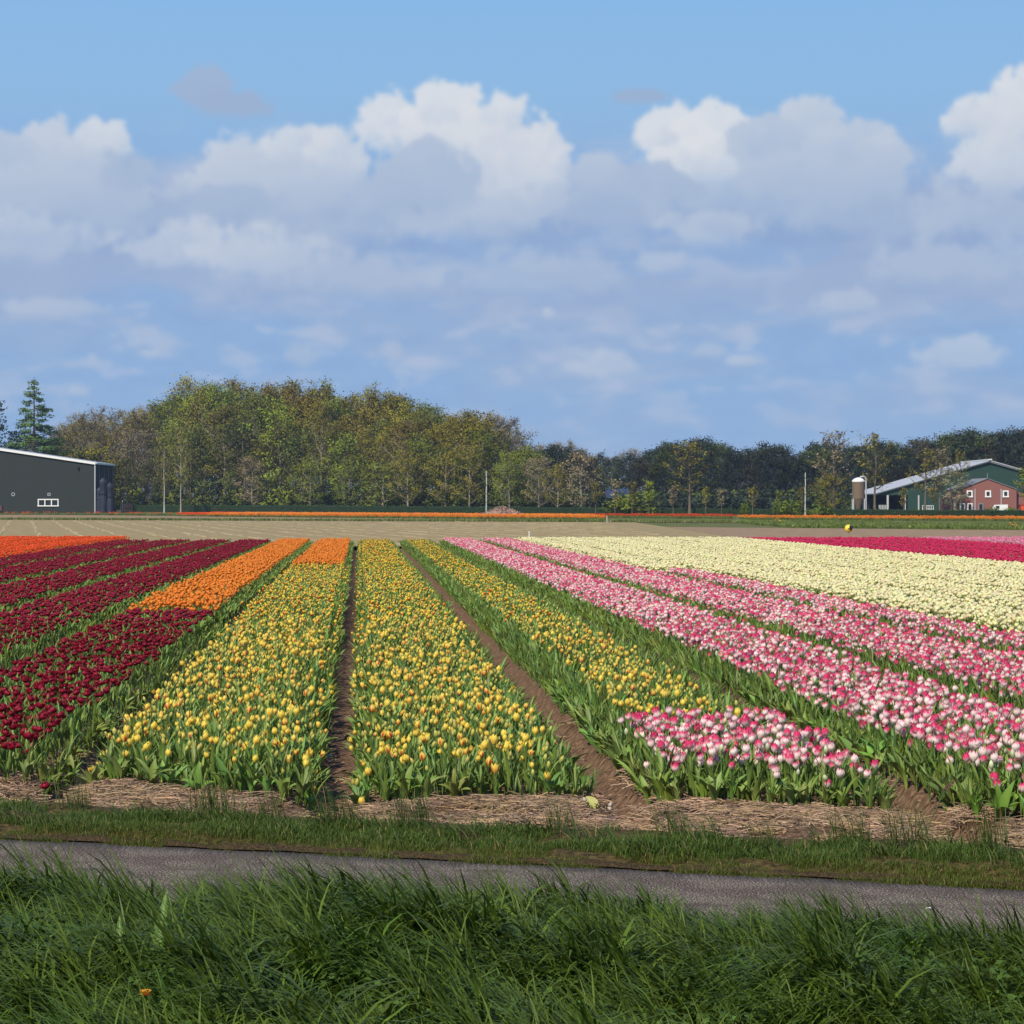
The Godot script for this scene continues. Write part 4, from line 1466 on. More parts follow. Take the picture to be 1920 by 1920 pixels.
func build_farm() -> void:
	rng.seed = 404
	var white := plain("white paint", Color(0.78, 0.78, 0.76), 0.5)
	var glass := plain("dark glass", Color(0.02, 0.025, 0.03), 0.12, 0.5)
	var zinc := plain("zinc", Color(0.42, 0.43, 0.46), 0.5, 0.5)
	var trim_grey := plain("grey trim", Color(0.20, 0.20, 0.22), 0.6)
	var slate_green := plain("dark green grey cladding", Color(0.036, 0.043, 0.040), 0.7, 0.2)
	var black := plain("black void", Color(0.012, 0.012, 0.014), 0.9)
	# dark green barn on the left; its front faces the path
	var D := 470.0
	var k := D / F
	var barn := thing("dark_barn", "large dark green grey barn with white roof edge, left edge of the photo", "barn", Vector3((178.0 - 960.0) * k, 0, -D))
	var eave := h_at(869, D)
	var left := -31.0
	var ridge := eave + 31.0 * (25.0 / 178.0) * 1.05
	var deep := 22.0
	obj("wall", prism(PackedVector2Array([Vector2(0, -0.2), Vector2(0, eave), Vector2(left, ridge), Vector2(left * 2.0, eave), Vector2(left * 2.0, -0.2)]), -deep, 0.0), slate_green, barn)
	var ang := atan2(ridge - eave, -left)
	var len_ := Vector2(left, ridge - eave).length()
	for s in [0, 1]:
		var r := box_part(barn, "roof", Vector3(left * (0.5 if s == 0 else 1.5), (eave + ridge) * 0.5 + 0.14, -deep * 0.5), Vector3(len_ + 0.5, 0.22, deep + 0.5), zinc)
		r.rotation.z = -ang if s == 0 else ang
		var e := box_part(barn, "roof_edge", Vector3(left * (0.5 if s == 0 else 1.5), (eave + ridge) * 0.5 + 0.02, 0.34), Vector3(len_ + 0.4, 0.48, 0.12), white)
		e.rotation.z = -ang if s == 0 else ang
	box_part(barn, "corner_post", Vector3(0.03, eave * 0.5 - 0.2, 0.05), Vector3(0.22, eave, 0.3), zinc)
	for j in 4:
		box_part(barn, "downpipe", Vector3(0.12, eave * 0.5, -4.6 - j * 5.2), Vector3(0.14, eave, 0.14), trim_grey)
	box_part(barn, "gutter", Vector3(0.25, eave + 0.02, -deep * 0.5), Vector3(0.4, 0.35, deep), white)
	window_part(barn, "window", Vector3((90.5 - 178.0) * k, h_at(942.5, D), 0.06), 39.0 * k, 14.0 * k, 3, white, glass, 0.22)
	var vent := MB.new()
	for q in 4:
		vent.box(Vector3([0.0, 0.0, -0.24, 0.24][q], [0.24, -0.24, 0.0, 0.0][q], 0), Vector3(0.6 if q < 2 else 0.12, 0.12 if q < 2 else 0.36, 0.1), Color.WHITE)
	obj("square_vent", vent.mesh(), zinc, barn).position = Vector3((92 - 178) * k, h_at(927, D), 0.06)
	var tor := TorusMesh.new()
	tor.inner_radius = 0.24
	tor.outer_radius = 0.40
	tor.rings = 16
	tor.ring_segments = 6
	var rv := obj("round_vent", tor, zinc, barn)
	rv.position = Vector3((25 - 178) * k, h_at(927, D), 0.06)
	rv.rotation.x = PI * 0.5
	box_part(barn, "wall_lamp", Vector3((147 - 178) * k, h_at(878, D), 0.2), Vector3(0.3, 0.5, 0.4), black)
	# wrapped upright things along the barn's side
	var sheet_m := plain("dark blue sheeting", Color(0.022, 0.026, 0.046), 0.55)
	for e in [[193.0, 896.0, 1.9, "tallest dark blue sheeted stack leaning at the barn's side"], [206.0, 905.0, 1.6, "dark blue sheeted stack, the one farther from the barn"], [186.0, 914.0, 1.4, "small dark sheeted bundle between barn and taller stack"]]:
		var o := thing("sheeted_stack", e[3], "covered stack", far_at(e[0], D - 2.0))
		obj("sheet", wrapped(h_at(e[1], D), e[2], int(e[0])), sheet_m, o)
		box_part(o, "rope", Vector3(0, h_at(e[1], D) * 0.55, 0.0), Vector3(float(e[2]) * 0.86, 0.08, float(e[2]) * 0.70), black)
	# dark crates and posts right of the barn
	var dark_wood := plain("dark wood", Color(0.035, 0.028, 0.027), 0.9)
	var pale_wood := plain("pale wood", Color(0.34, 0.29, 0.22), 0.9)
	for e in [[233.0, 0.0, "lower dark slatted crate beside the sheeted stacks"], [233.0, 1.15, "upper dark slatted crate, on another one"], [244.0, 0.0, "lower dark slatted crate at the hedge's end"], [244.0, 1.15, "upper dark slatted crate at the hedge's end"]]:
		var o := thing("slatted_crate", e[2], "crate", far_at(e[0], D + 6.0, e[1]))
		for q in 4:
			box_part(o, "slat", Vector3(0, 0.14 + q * 0.27, 0.5), Vector3(1.15, 0.2, 0.05), dark_wood)
			box_part(o, "slat", Vector3(0, 0.14 + q * 0.27, -0.5), Vector3(1.15, 0.2, 0.05), dark_wood)
		for q in 2:
			box_part(o, "side", Vector3(0.59 * (1 if q else -1), 0.55, 0), Vector3(0.05, 1.1, 1.05), dark_wood)
		box_part(o, "bottom", Vector3(0, 0.03, 0), Vector3(1.1, 0.06, 0.94), dark_wood)
	for e in [[226.0, 942.0, "short pale post left of the dark crates"], [229.5, 938.0, "taller pale post left of the dark crates"]]:
		var m := MB.new()
		m.tube(PackedVector3Array([Vector3.ZERO, Vector3(0.05, h_at(e[1], D), 0)]), PackedFloat32Array([0.11, 0.09]), 6, Color.WHITE)
		var o := obj("post", m.mesh(), pale_wood)
		o.position = far_at(e[0], D + 2.0)
		tag(o, e[2], "post")
	# red-brown cart at the photo's left edge
	var cart := thing("farm_cart", "dull red cart cut by the left edge before the dark barn", "cart", far_at(-3.0, D - 12.0))
	box_part(cart, "body", Vector3(0, 1.15, 0), Vector3(1.6, 0.9, 1.0), plain("dull red paint", Color(0.13, 0.045, 0.04), 0.7))
	box_part(cart, "cover", Vector3(-0.1, 1.76, 0), Vector3(1.2, 0.3, 0.9), plain("grey cover", Color(0.20, 0.17, 0.18), 0.8))
	for s in [-0.5, 0.5]:
		var w := CylinderMesh.new()
		w.top_radius = 0.38
		w.bottom_radius = 0.38
		w.height = 0.2
		w.radial_segments = 14
		var o := obj("wheel", w, black, cart)
		o.position = Vector3(s, 0.38, 0.5)
		o.rotation.x = PI * 0.5

	# big green barn on the right
	D = 500.0
	k = D / F
	var ax := (1855.0 - 960.0) * k
	var ah := h_at(866, D)
	var ex := (1640.0 - 960.0) * k - ax
	var eh := h_at(927.5, D)
	var green := plain("green cladding", Color(0.017, 0.050, 0.037), 0.6)
	var roof_m := plain("light grey roof sheets", Color(0.40, 0.42, 0.46), 0.6)
	var big := thing("green_barn", "big green barn with light grey roof behind the brick house", "barn", Vector3(ax, 0, -D))
	deep = 34.0
	var open_l := (1667.0 - 960.0) * k - ax
	var open_r := (1702.0 - 960.0) * k - ax
	var lintel := h_at(928.5, D)
	# gable wall with the open bay left out
	obj("wall", prism(PackedVector2Array([Vector2(ex + 0.2, lintel + 0.012), Vector2(ex, eh), Vector2(0, ah), Vector2(-ex, eh), Vector2(-ex, lintel + 0.012)]), -0.3, 0.0), green, big)
	obj("wall", prism(PackedVector2Array([Vector2(open_r, -0.2), Vector2(open_r, lintel), Vector2(-ex, lintel), Vector2(-ex, -0.2)]), -0.3, 0.0), green, big)
	obj("back_wall", prism(PackedVector2Array([Vector2(ex, -0.2), Vector2(ex, eh), Vector2(0, ah), Vector2(-ex, eh), Vector2(-ex, -0.2)]), -deep, -deep + 0.3), green, big)
	box_part(big, "inner_wall", Vector3(open_r + 0.6, lintel * 0.5, -8.0), Vector3(0.3, lintel, 15.0), black)
	box_part(big, "inner_wall", Vector3((ex + open_r) * 0.5, lintel * 0.5, -14.0), Vector3(open_r - ex, lintel, 0.3), black)
	ang = atan2(ah - eh, -ex)
	len_ = Vector2(ex, ah - eh).length()
	for s in [0, 1]:
		var sx := 0.5 if s == 0 else -0.5
		var r := box_part(big, "roof", Vector3(ex * sx, (ah + eh) * 0.5 + 0.30, -deep * 0.5 + 0.4), Vector3(len_ + 0.9, 0.2, deep + 0.8), roof_m)
		r.rotation.z = ang if s == 0 else -ang
		for j in 9:
			var sh := box_part(r, "roof_sheet_seam", Vector3(0, 0.13, -deep * 0.5 + 2.0 + j * 3.8), Vector3(len_ + 0.8, 0.06, 0.16), roof_m)
			sh.position.y = 0.125
		var e := box_part(big, "roof_edge", Vector3(ex * sx, (ah + eh) * 0.5 + 0.06, 0.5), Vector3(len_ + 0.7, 0.28, 0.14), plain("pale trim", Color(0.36, 0.37, 0.40), 0.6))
		e.rotation.z = ang if s == 0 else -ang
	box_part(big, "ridge_cap", Vector3(0, ah + 0.52, -deep * 0.5 + 0.4), Vector3(0.8, 0.22, deep + 1.0), white)
	for e in [[1664.0, 0.42], [1697.0, 0.22], [1722.0, 0.3]]:
		box_part(big, "post", Vector3((e[0] - 960.0) * k - ax, lintel * 0.5, 0.25), Vector3(e[1], lintel, 0.25), plain("grey post", Color(0.45, 0.45, 0.44), 0.7))
	for j in 5:
		box_part(big, "stall_board", Vector3((1650.0 + j * 3.0 - 960.0) * k - ax, 0.95, -1.0), Vector3(0.22, 1.9, 0.12), zinc)
	var gate := thing("yard_gate", "grey white barred gate before the green barn wall", "gate", Vector3((1736.0 - 960.0) * k, 0, -D + 2.5))
	for j in 6:
		box_part(gate, "bar", Vector3(-1.2 + j * 0.48, 0.95, 0), Vector3(0.1, 1.7, 0.1), white)
	for j in 3:
		box_part(gate, "rail", Vector3(0, 0.25 + j * 0.74, 0.08), Vector3(2.6, 0.1, 0.08), white)

	# silo
	D = 470.0
	k = D / F
	var silo := thing("feed_silo", "brown feed silo with white cone top and bent filling pipe", "silo", far_at(1609.5, D))
	var body := MB.new()
	body.lathe(PackedVector2Array([Vector2(0.45, 1.0), Vector2(1.25, h_at(936, D)), Vector2(1.32, h_at(935, D)), Vector2(1.32, h_at(903, D)), Vector2(1.22, h_at(902.5, D))]), 20, Color.WHITE)
	obj("body", body.mesh(), plain("brown silo shell", Color(0.16, 0.115, 0.075), 0.7), silo)
	var cap := MB.new()
	cap.lathe(PackedVector2Array([Vector2(1.36, h_at(903.5, D)), Vector2(1.36, h_at(901, D)), Vector2(0.9, h_at(897.5, D)), Vector2(0.3, h_at(895.5, D)), Vector2(0.01, h_at(895.2, D))]), 20, Color.WHITE)
	obj("cone_top", cap.mesh(), white, silo)
	for j in 4:
		box_part(silo, "leg", Vector3(1.15 * (1 if j % 2 else -1), h_at(936, D) * 0.5, 0.75 * (1 if j > 1 else -1)), Vector3(0.22, h_at(934, D), 0.22), zinc)
	var pipe := MB.new()
	pipe.tube(PackedVector3Array([Vector3(1.52, 0.1, 0.5), Vector3(1.52, h_at(900, D), 0.5), Vector3(1.40, h_at(895, D), 0.5), Vector3(1.05, h_at(893, D), 0.4), Vector3(0.3, h_at(894.5, D), 0.1)]), PackedFloat32Array([0.16, 0.16, 0.16, 0.16, 0.16]), 8, Color.WHITE)
	obj("filling_pipe", pipe.mesh(), zinc, silo)

	# brick house
	D = 440.0
	k = D / F
	var brick := ground_mat("brick", 61, 0.5, 0.08, [[0.2, Color(0.49, 0.325, 0.30)], [0.5, Color(0.54, 0.36, 0.33)], [0.8, Color(0.585, 0.40, 0.37)]], 0.0, 0.85)
	var hx := 1851.0
	var house := thing("brick_house", "red brick farmhouse with small white framed windows, before the green barn", "house", Vector3((hx - 960.0) * k, 0, -D))
	var le := (1799.0 - hx) * k
	var re := (1906.0 - hx) * k
	var eave_h := h_at(918, D)
	var top_h := h_at(898, D)
	obj("wall", prism(PackedVector2Array([Vector2(le, -0.2), Vector2(le, eave_h), Vector2(0, top_h), Vector2(re, h_at(919, D)), Vector2(re, -0.2)]), -14.0, 0.0), brick, house)
	obj("side_wing", prism(PackedVector2Array([Vector2(re + 0.01, -0.2), Vector2(re + 0.01, h_at(921, D)), Vector2(re + 4.0, h_at(930, D)), Vector2(re + 4.0, -0.2)]), -12.0, -1.2), brick, house)
	obj("side_wing", prism(PackedVector2Array([Vector2(le - 1.5, -0.2), Vector2(le - 1.5, h_at(936, D)), Vector2(le - 0.01, h_at(926, D)), Vector2(le - 0.01, -0.2)]), -12.0, -1.0), brick, house)
	var trim := plain("pale roof trim", Color(0.20, 0.20, 0.21), 0.7)
	for s in [0, 1]:
		var wx := le if s == 0 else re
		var a2 := atan2(top_h - eave_h, absf(wx))
		var l2 := Vector2(wx, top_h - eave_h).length()
		var r := box_part(house, "roof", Vector3(wx * 0.5, (top_h + eave_h) * 0.5 + 0.09, -6.95), Vector3(l2 + 0.3, 0.12, 14.3), trim)
		r.rotation.z = a2 if s == 0 else -a2
	box_part(house, "finial", Vector3(0, top_h + 0.6, 0.1), Vector3(0.12, 1.1, 0.12), trim)
	for e in [1828.0, 1877.0]:
		box_part(house, "downpipe", Vector3((e - hx) * k, eave_h * 0.52, 0.06), Vector3(0.16, eave_h * 1.02, 0.12), zinc)
	for e in [[1818.0, 926.0], [1852.5, 926.0], [1885.5, 926.0]]:
		window_part(house, "window", Vector3((e[0] - hx) * k, h_at(e[1], D), 0.05), 11.0 * k, 13.0 * k, 1, white, glass, 0.26)
	for e in [[1804.5, 951.0], [1818.5, 951.0], [1839.0, 951.0]]:
		window_part(house, "window", Vector3((e[0] - hx) * k, h_at(e[1], D), 0.05), 10.0 * k, 15.0 * k, 1, white if e[0] < 1830 else trim, glass, 0.22)
	box_part(house, "door", Vector3(le - 0.8, 1.4, -0.92), Vector3(0.5, 2.4, 0.1), white)
	# white wall bit and red container by the house
	var van := thing("white_van", "white van half hidden by shrubs before the brick house", "van", far_at(1873.0, 425.0))
	obj("body", prism(PackedVector2Array([Vector2(-1.5, 0.4), Vector2(-1.5, 1.0), Vector2(-1.15, 1.15), Vector2(-0.7, 1.95), Vector2(1.5, 2.0), Vector2(1.55, 0.4)]), -0.9, 0.9), white, van)
	box_part(van, "side_window", Vector3(-0.45, 1.5, 0.91), Vector3(0.7, 0.5, 0.04), glass)
	for s in [-0.95, 0.95]:
		var w := CylinderMesh.new()
		w.top_radius = 0.34
		w.bottom_radius = 0.34
		w.height = 0.2
		w.radial_segments = 14
		var o := obj("wheel", w, black, van)
		o.position = Vector3(s, 0.34, 0.85)
		o.rotation.x = PI * 0.5
	var red := thing("red_skip", "orange red skip cut by the right edge, beside the brick house", "skip", far_at(1925.0, 425.0))
	obj("tub", prism(PackedVector2Array([Vector2(-1.0, 0.1), Vector2(-1.4, 1.9), Vector2(2.4, 1.9), Vector2(2.0, 0.1)]), -0.9, 0.9), plain("orange red paint", Color(0.62, 0.08, 0.03), 0.6), red)
	box_part(red, "rim", Vector3(0.5, 1.95, 0), Vector3(4.0, 0.12, 2.0), plain("dark red paint", Color(0.30, 0.04, 0.02), 0.6))
	# a bluish roof deep among the dark trees
	var shed := thing("blue_shed", "small shed with bluish roof deep among the dark trees", "shed", far_at(1158.0, 560.0))
	box_part(shed, "wall", Vector3(0, 2.0, 0), Vector3(5.0, 4.0, 4.0), black)
	var br := box_part(shed, "roof", Vector3(0, 4.7, 0.4), Vector3(5.8, 0.2, 4.6), plain("blue roof sheet", Color(0.025, 0.045, 0.10), 0.7))
	br.rotation.x = 0.5
	# poles
	for e in [[912.0, 883.0, "white weathered pole beside the heap"], [1510.0, 886.0, "white weathered pole left of the silo"]]:
		var dd := 385.0
		var hh := h_at(e[1], dd)
		var o := thing("white_pole", e[2], "pole", far_at(e[0], dd))
		var m := MB.new()
		var pts := PackedVector3Array()
		var rad := PackedFloat32Array()
		for j in 9:
			pts.append(Vector3(rnd(-0.03, 0.03), hh * j / 8.0, 0))
			rad.append(0.12 - 0.03 * j / 8.0)
		m.tube(pts, rad, 7, Color.WHITE)
		obj("shaft", m.mesh(true), plain("weathered white", Color(0.46, 0.45, 0.42), 0.8), o)
		for j in 5:
			box_part(o, "dark_band", Vector3(0, hh * (0.12 + 0.19 * j), 0), Vector3(0.22, rnd(0.1, 0.35), 0.22), plain("grey stain", Color(0.16, 0.15, 0.14), 0.9))
	# heap of straw and bulb waste
	var heap := MB.new()
	var hp := PackedVector3Array()
	var hc := PackedColorArray()
	for i in 13:
		var s := i / 12.0
		for j in 33:
			var a := TAU * j / 32.0
			var n := 1.0 + 0.22 * fine_noise.get_noise_2d(cos(a) * 22.0 + 50.0, sin(a) * 22.0 + s * 30.0)
			hp.append(Vector3(cos(a) * 3.2 * (1.0 - pow(s, 1.5)) * n, 1.55 * (1.0 - pow(1.0 - s, 1.5)) * n - 0.05, sin(a) * 2.0 * (1.0 - pow(s, 1.5)) * n))
			hc.append(Color(0.29, 0.19, 0.145) * rnd(0.6, 1.35))
	heap.grid(13, 33, hp, hc)
	for j in 900:
		var q := hp[rng.randi() % hp.size()] + Vector3(rnd(-0.2, 0.2), rnd(0.0, 0.12), rnd(-0.2, 0.2))
		var b := Basis.from_euler(Vector3(rnd(0, TAU), rnd(0, TAU), rnd(0, TAU))) * rnd(0.1, 0.28)
		heap.face(q + b.x, q - b.x + b.y * 0.3, q - b.x - b.y * 0.3, Color(0.36, 0.25, 0.19) * rnd(0.5, 1.4))
	for e in [[941.0, 1.0, "large brown heap of straw and bulb waste before the hedge"], [903.0, 0.33, "small low brown heap left of the large one"]]:
		var o := obj("waste_heap", heap.mesh(), vmat("heap", 0.95))
		o.position = far_at(e[0], 345.0)
		o.scale = Vector3(1.0, e[1], 1.0) * (1.0 if e[1] == 1.0 else 0.5)
		if e[1] < 1.0:
			o.scale = Vector3(0.45, 0.4, 0.45)
		tag(o, e[2], "heap")

# ---------------------------------------------------------------- verges: grass, straw
func tuft(n: int, h0: float, h1: float, width: float, lean: float, spread: float, base: Color, dry := 0.0) -> ArrayMesh:
	var b := MB.new()
	for k in n:
		var h := rnd(h0, h1)
		var a := rnd(-0.75, 0.75) if lean > 0.0 else rnd(0, TAU)     # most blades bend the way the wind blows
		if lean > 0.0 and rng.randf() < 0.25:
			a = rnd(0, TAU)
		var dir := Vector3(-cos(a), 0, sin(a))
		var sd := Vector3(-dir.z, 0, dir.x)
		sd = (sd + dir * rnd(-0.8, 0.8)).normalized()
		var p := Vector3(rnd(-1, 1), 0, rnd(-1, 1)) * spread
		var bend := lean * rnd(0.4, 1.35) + (rnd(0.1, 0.5) if lean > 0.0 else rnd(0.3, 1.9))
		var w := width * rnd(0.6, 1.2)
		var col := base * rnd(0.7, 1.3)
		if rng.randf() < dry:
			col = Color(0.30, 0.22, 0.10) * rnd(0.7, 1.2)
		var pts := PackedVector3Array()
		var cs := PackedColorArray()
		var segs := 5
		for i in segs + 1:
			var s := float(i) / segs
			var hw := w * 0.5 * (1.0 - pow(s, 2.2)) * (0.7 + 0.6 * s) if i < segs else 0.0004
			pts.append(p + sd * hw)
			pts.append(p - sd * hw)
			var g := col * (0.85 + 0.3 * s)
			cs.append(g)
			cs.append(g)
			var an := bend * pow(s + 0.1, 1.1)
			p += (Vector3.UP * cos(an) + dir * sin(an)) * (h / segs)
		b.grid(segs + 1, 2, pts, cs)
	return b.mesh(true)

func scatter(root: Node3D, called: String, meshes: Array, mat: Material, xs: Array, cols: Array) -> void:
	for k in meshes.size():
		var part := []
		var pc := PackedColorArray()
		for j in range(k, xs.size(), meshes.size()):
			part.append(xs[j])
			pc.append(cols[j])
		many(called, meshes[k], mat, part, pc, root)

func build_verges() -> void:
	rng.seed = 505
	M.grass = vmat("grass blade", 0.5, 0.6, 0.3)
	# the long windblown grass in front
	var long := []
	for k in 7:
		long.append(tuft(24, 0.18, 0.50, 0.0185, 2.2, 0.09, Color(0.074, 0.126, 0.015)))
	for k in 2:
		long.append(tuft(14, 0.30, 0.58, 0.015, 1.1, 0.07, Color(0.086, 0.136, 0.019), 0.07))
	var xs := []
	var cs := []
	for k in 9800:
		var t := rnd(5.6, 11.1)
		var x := rnd(-4.6, 4.6)
		var d := t - 0.306 * x
		if absf(x) > 0.2286 * d + 1.3:
			continue
		var n := bump_noise.get_noise_2d(x * 9.0, t * 9.0)
		var n2 := fine_noise.get_noise_2d(x * 16.0 + 90.0, t * 16.0)
		if n + n2 < -0.42:
			continue
		var far_side := smoothstep(9.8, 11.1, t)
		var s := (0.72 + 0.55 * n + 0.35 * n2) * (1.0 - 0.30 * far_side) * rnd(0.75, 1.2)
		s *= 0.94 - 0.25 * smoothstep(0.0, 3.0, x)
		s = clampf(s, 0.3, 1.35)
		var wind := Basis(Vector3.UP, rnd(-0.5, 0.5) + 1.2 * n)
		xs.append(Transform3D(wind.scaled(Vector3(s, s, s)), at_xt(x, t, verge_y(x, t) - 0.01)))
		var g := rnd(0.75, 1.25)
		cs.append(Color(g * (1.0 + 0.25 * n2), g, g * rnd(0.7, 1.2)))
	var root := thing("long_grass", "long dark green grass blown over by wind in the foreground", "grass")
	root.set_meta("kind", "stuff")
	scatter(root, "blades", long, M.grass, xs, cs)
	# clover-like small leaves between the blades
	var weed := MB.new()
	for k in 24:
		var p := Vector3(rnd(-0.12, 0.12), rnd(0.03, 0.16), rnd(-0.12, 0.12))
		var b := Basis.from_euler(Vector3(rnd(-0.7, 0.7), rnd(0, TAU), rnd(-0.7, 0.7))) * rnd(0.008, 0.02)
		weed.quad(p - b.x, p + b.z * 0.7, p + b.x, p - b.z * 0.7, Color(0.06, 0.11, 0.02) * rnd(0.7, 1.3))
	xs = []
	cs = []
	for k in 1500:
		var t := rnd(5.6, 9.3)
		var x := rnd(-4.0, 4.0)
		if absf(x) > 0.2286 * (t - 0.306 * x) + 1.2:
			continue
		xs.append(Transform3D(Basis(Vector3.UP, rnd(0, TAU)), at_xt(x, t, verge_y(x, t))))
		cs.append(Color.WHITE * rnd(0.7, 1.3))
	many("small_leaves", weed.mesh(), M.grass, xs, PackedColorArray(cs), root)
	# short grass on the far verge
	var short := []
	for k in 5:
		short.append(tuft(26, 0.025, 0.075, 0.0055, 0.0, 0.075, Color(0.066, 0.108, 0.018), 0.07))
	xs = []
	cs = []
	for k in 13000:
		var x := rnd(-6.5, 6.5)
		var t := rnd(12.955, 13.09) if k % 9 == 0 else rnd(12.97, 14.0 + 0.25 * bump_noise.get_noise_1d(x * 9.0))
		if absf(x) > 0.2286 * (t - 0.306 * x) + 1.4:
			continue
		var n := bump_noise.get_noise_2d(x * 12.0, t * 16.0)
		if n < -0.22 or rng.randf() < smoothstep(13.6, 14.1, t) * 0.85:
			continue
		var s := rnd(0.6, 1.15) * (0.55 + 0.45 * smoothstep(13.1, 13.5, t)) * (1.0 + 0.9 * n)
		xs.append(Transform3D(Basis(Vector3.UP, rnd(0, TAU)).scaled(Vector3.ONE * s), at_xt(x, t, far_verge_y(x, t) - 0.005)))
		var g := rnd(0.75, 1.25)
		var dry := smoothstep(13.4, 13.1, t)
		cs.append(Color(g * (1.0 + 0.3 * dry), g, g))
	var vr := thing("verge_grass", "short olive green grass along the far side of the cycle path", "grass")
	vr.set_meta("kind", "stuff")
	scatter(vr, "blades", short, M.grass, xs, cs)
	# taller clumps in it, each a thing
	var clumps := []
	for k in 4:
		clumps.append(tuft(110, 0.12, 0.36, 0.006, 0.35, 0.13, Color(0.052, 0.088, 0.016), 0.10))
	for e in [[-1.95, 14.05, 1.0, "bushy grass clump before the left yellow bed, the leftmost"], [-1.55, 13.95, 0.75, "small grass clump close right of the bushy one by the left yellow bed"], [-1.12, 13.9, 0.95, "dark grass clump below the right corner of the left yellow bed"], [-0.62, 13.95, 0.9, "grass clump at the mouth of the narrow bare path"], [0.30, 14.0, 0.8, "grass clump below the middle yellow bed"], [0.98, 13.95, 0.75, "grass clump below the mouth of the wide trench"], [2.02, 13.9, 0.9, "tall thin grass clump below the right end of the pink clump"], [2.32, 13.85, 1.05, "tall thin grass clump below the trench at the right"], [2.75, 13.75, 1.0, "grass clump at the right edge, above the path"], [-2.9, 13.95, 0.7, "low grass clump at the left edge, above the path"], [1.5, 13.8, 0.7, "low grass clump below the middle of the pink clump"]]:
		var o := obj("grass_clump", clumps[int(absf(e[0]) * 10.0) % 4], M.grass)
		o.position = at_xt(e[0], e[1], far_verge_y(e[0], e[1]) - 0.01)
		o.scale = Vector3.ONE * float(e[2])
		o.rotation.y = rnd(-0.6, 0.6)
		tag(o, e[3], "grass clump", "grass clumps on the far verge")
	for k in 18:
		var x := -3.2 + k * 0.36 + rnd(-0.1, 0.1)
		var t := rnd(13.3, 13.9)
		var o := obj("grass_clump", clumps[k % 4], M.grass)
		o.position = at_xt(x, t, far_verge_y(x, t) - 0.01)
		o.scale = Vector3(1.25, rnd(0.35, 0.62), 1.25)
		o.rotation.y = rnd(-0.6, 0.6)
		tag(o, "low ragged grass clump in the far verge, %s from the left edge" % NTH[k], "grass clump", "low grass clumps in the far verge")
	# straw mulch before the beds and along the trenches
	var straws := []
	for k in 5:
		var m := MB.new()
		for j in 22:
			var p := Vector3(rnd(-0.13, 0.13), rnd(0.004, 0.04), rnd(-0.13, 0.13))
			var a := rnd(0, TAU)
			var d2 := Vector3(cos(a), rnd(-0.10, 0.30), sin(a)) * rnd(0.04, 0.19)
			m.tube(PackedVector3Array([p - d2 * 0.5, p + Vector3(0, rnd(0, 0.008), 0), p + d2 * 0.5]), PackedFloat32Array([0.0028, 0.0028, 0.0022]), 3, Color(0.42, 0.29, 0.185) * rnd(0.35, 1.4), false)
		straws.append(m.mesh())
	xs = []
	cs = []
	for k in 7000:
		var u := rnd(-6.0, 7.0)
		var v0 := (14.3 - 0.3732 * u) / 0.977
		var v := v0 + pow(rng.randf(), 0.8) * (front_v(u) + 0.5 - v0)
		if k > 5200:
			v = v0 + rnd(0.0, 9.0)
		var p := field(u, v, soil_y(u, v))
		if absf(p.x) > 0.2286 * -p.z + 1.0:
			continue
		var near := 9.0
		for q in TRENCH:
			near = minf(near, absf(u - q))
		var into := v - v0
		if near < 0.22 and rng.randf() < 0.82:
			continue
		if k > 5200 and near > 0.42:
			continue
		if k <= 5200 and rng.randf() < smoothstep(0.55, 0.1, into) * 0.75:
			continue
		if bump_noise.get_noise_2d(u * 9.0, v * 14.0) + 0.5 * fine_noise.get_noise_2d(u * 30.0, v * 30.0) < -0.02 + 0.12 * smoothstep(0.7, 0.2, into):
			continue
		xs.append(Transform3D(Basis(Vector3.UP, rnd(0, TAU)).scaled(Vector3.ONE * rnd(0.7, 1.25)), p))
		var g := rnd(0.7, 1.2)
		cs.append(Color(g, g * rnd(0.92, 1.05), g * rnd(0.8, 1.1)))
	var sr := thing("straw_mulch", "brown straw scattered on the soil before the tulip beds", "straw")
	sr.set_meta("kind", "stuff")
	scatter(sr, "straws", straws, vmat("straw", 0.9, 0.2), xs, cs)
	# clods of earth
	var clod := MB.new()
	clod.lathe(PackedVector2Array([Vector2(0.004, 0.0), Vector2(0.018, 0.004), Vector2(0.021, 0.012), Vector2(0.012, 0.021), Vector2(0.001, 0.023)]), 6, Color(0.165, 0.115, 0.075))
	xs = []
	cs = []
	for k in 5200:
		var u := rnd(-6.0, 7.0)
		var v0 := (14.3 - 0.3732 * u) / 0.977
		var v := v0 + rnd(0.0, 1.6) if k < 2600 else v0 + rnd(0.0, 10.0)
		if k >= 2600:
			u = TRENCH[13 + rng.randi() % 8] + rnd(-0.26, 0.26)
			if absf(u + 0.17) < 0.3 and rng.randf() < 0.85:
				continue
		var p := field(u, v, soil_y(u, v) - 0.004)
		if absf(p.x) > 0.2286 * -p.z + 0.8:
			continue
		xs.append(Transform3D(Basis.from_euler(Vector3(rnd(-0.5, 0.5), rnd(0, TAU), rnd(-0.5, 0.5))).scaled(Vector3(rnd(0.4, 1.3), rnd(0.4, 1.0), rnd(0.4, 1.3))), p))
		cs.append(Color.WHITE * rnd(0.6, 1.4))
	var cl := thing("clods", "small clods of earth on the bare soil and in the trenches", "soil")
	cl.set_meta("kind", "stuff")
	many("clods", clod.mesh(), vmat("clod", 0.95), xs, PackedColorArray(cs), cl)

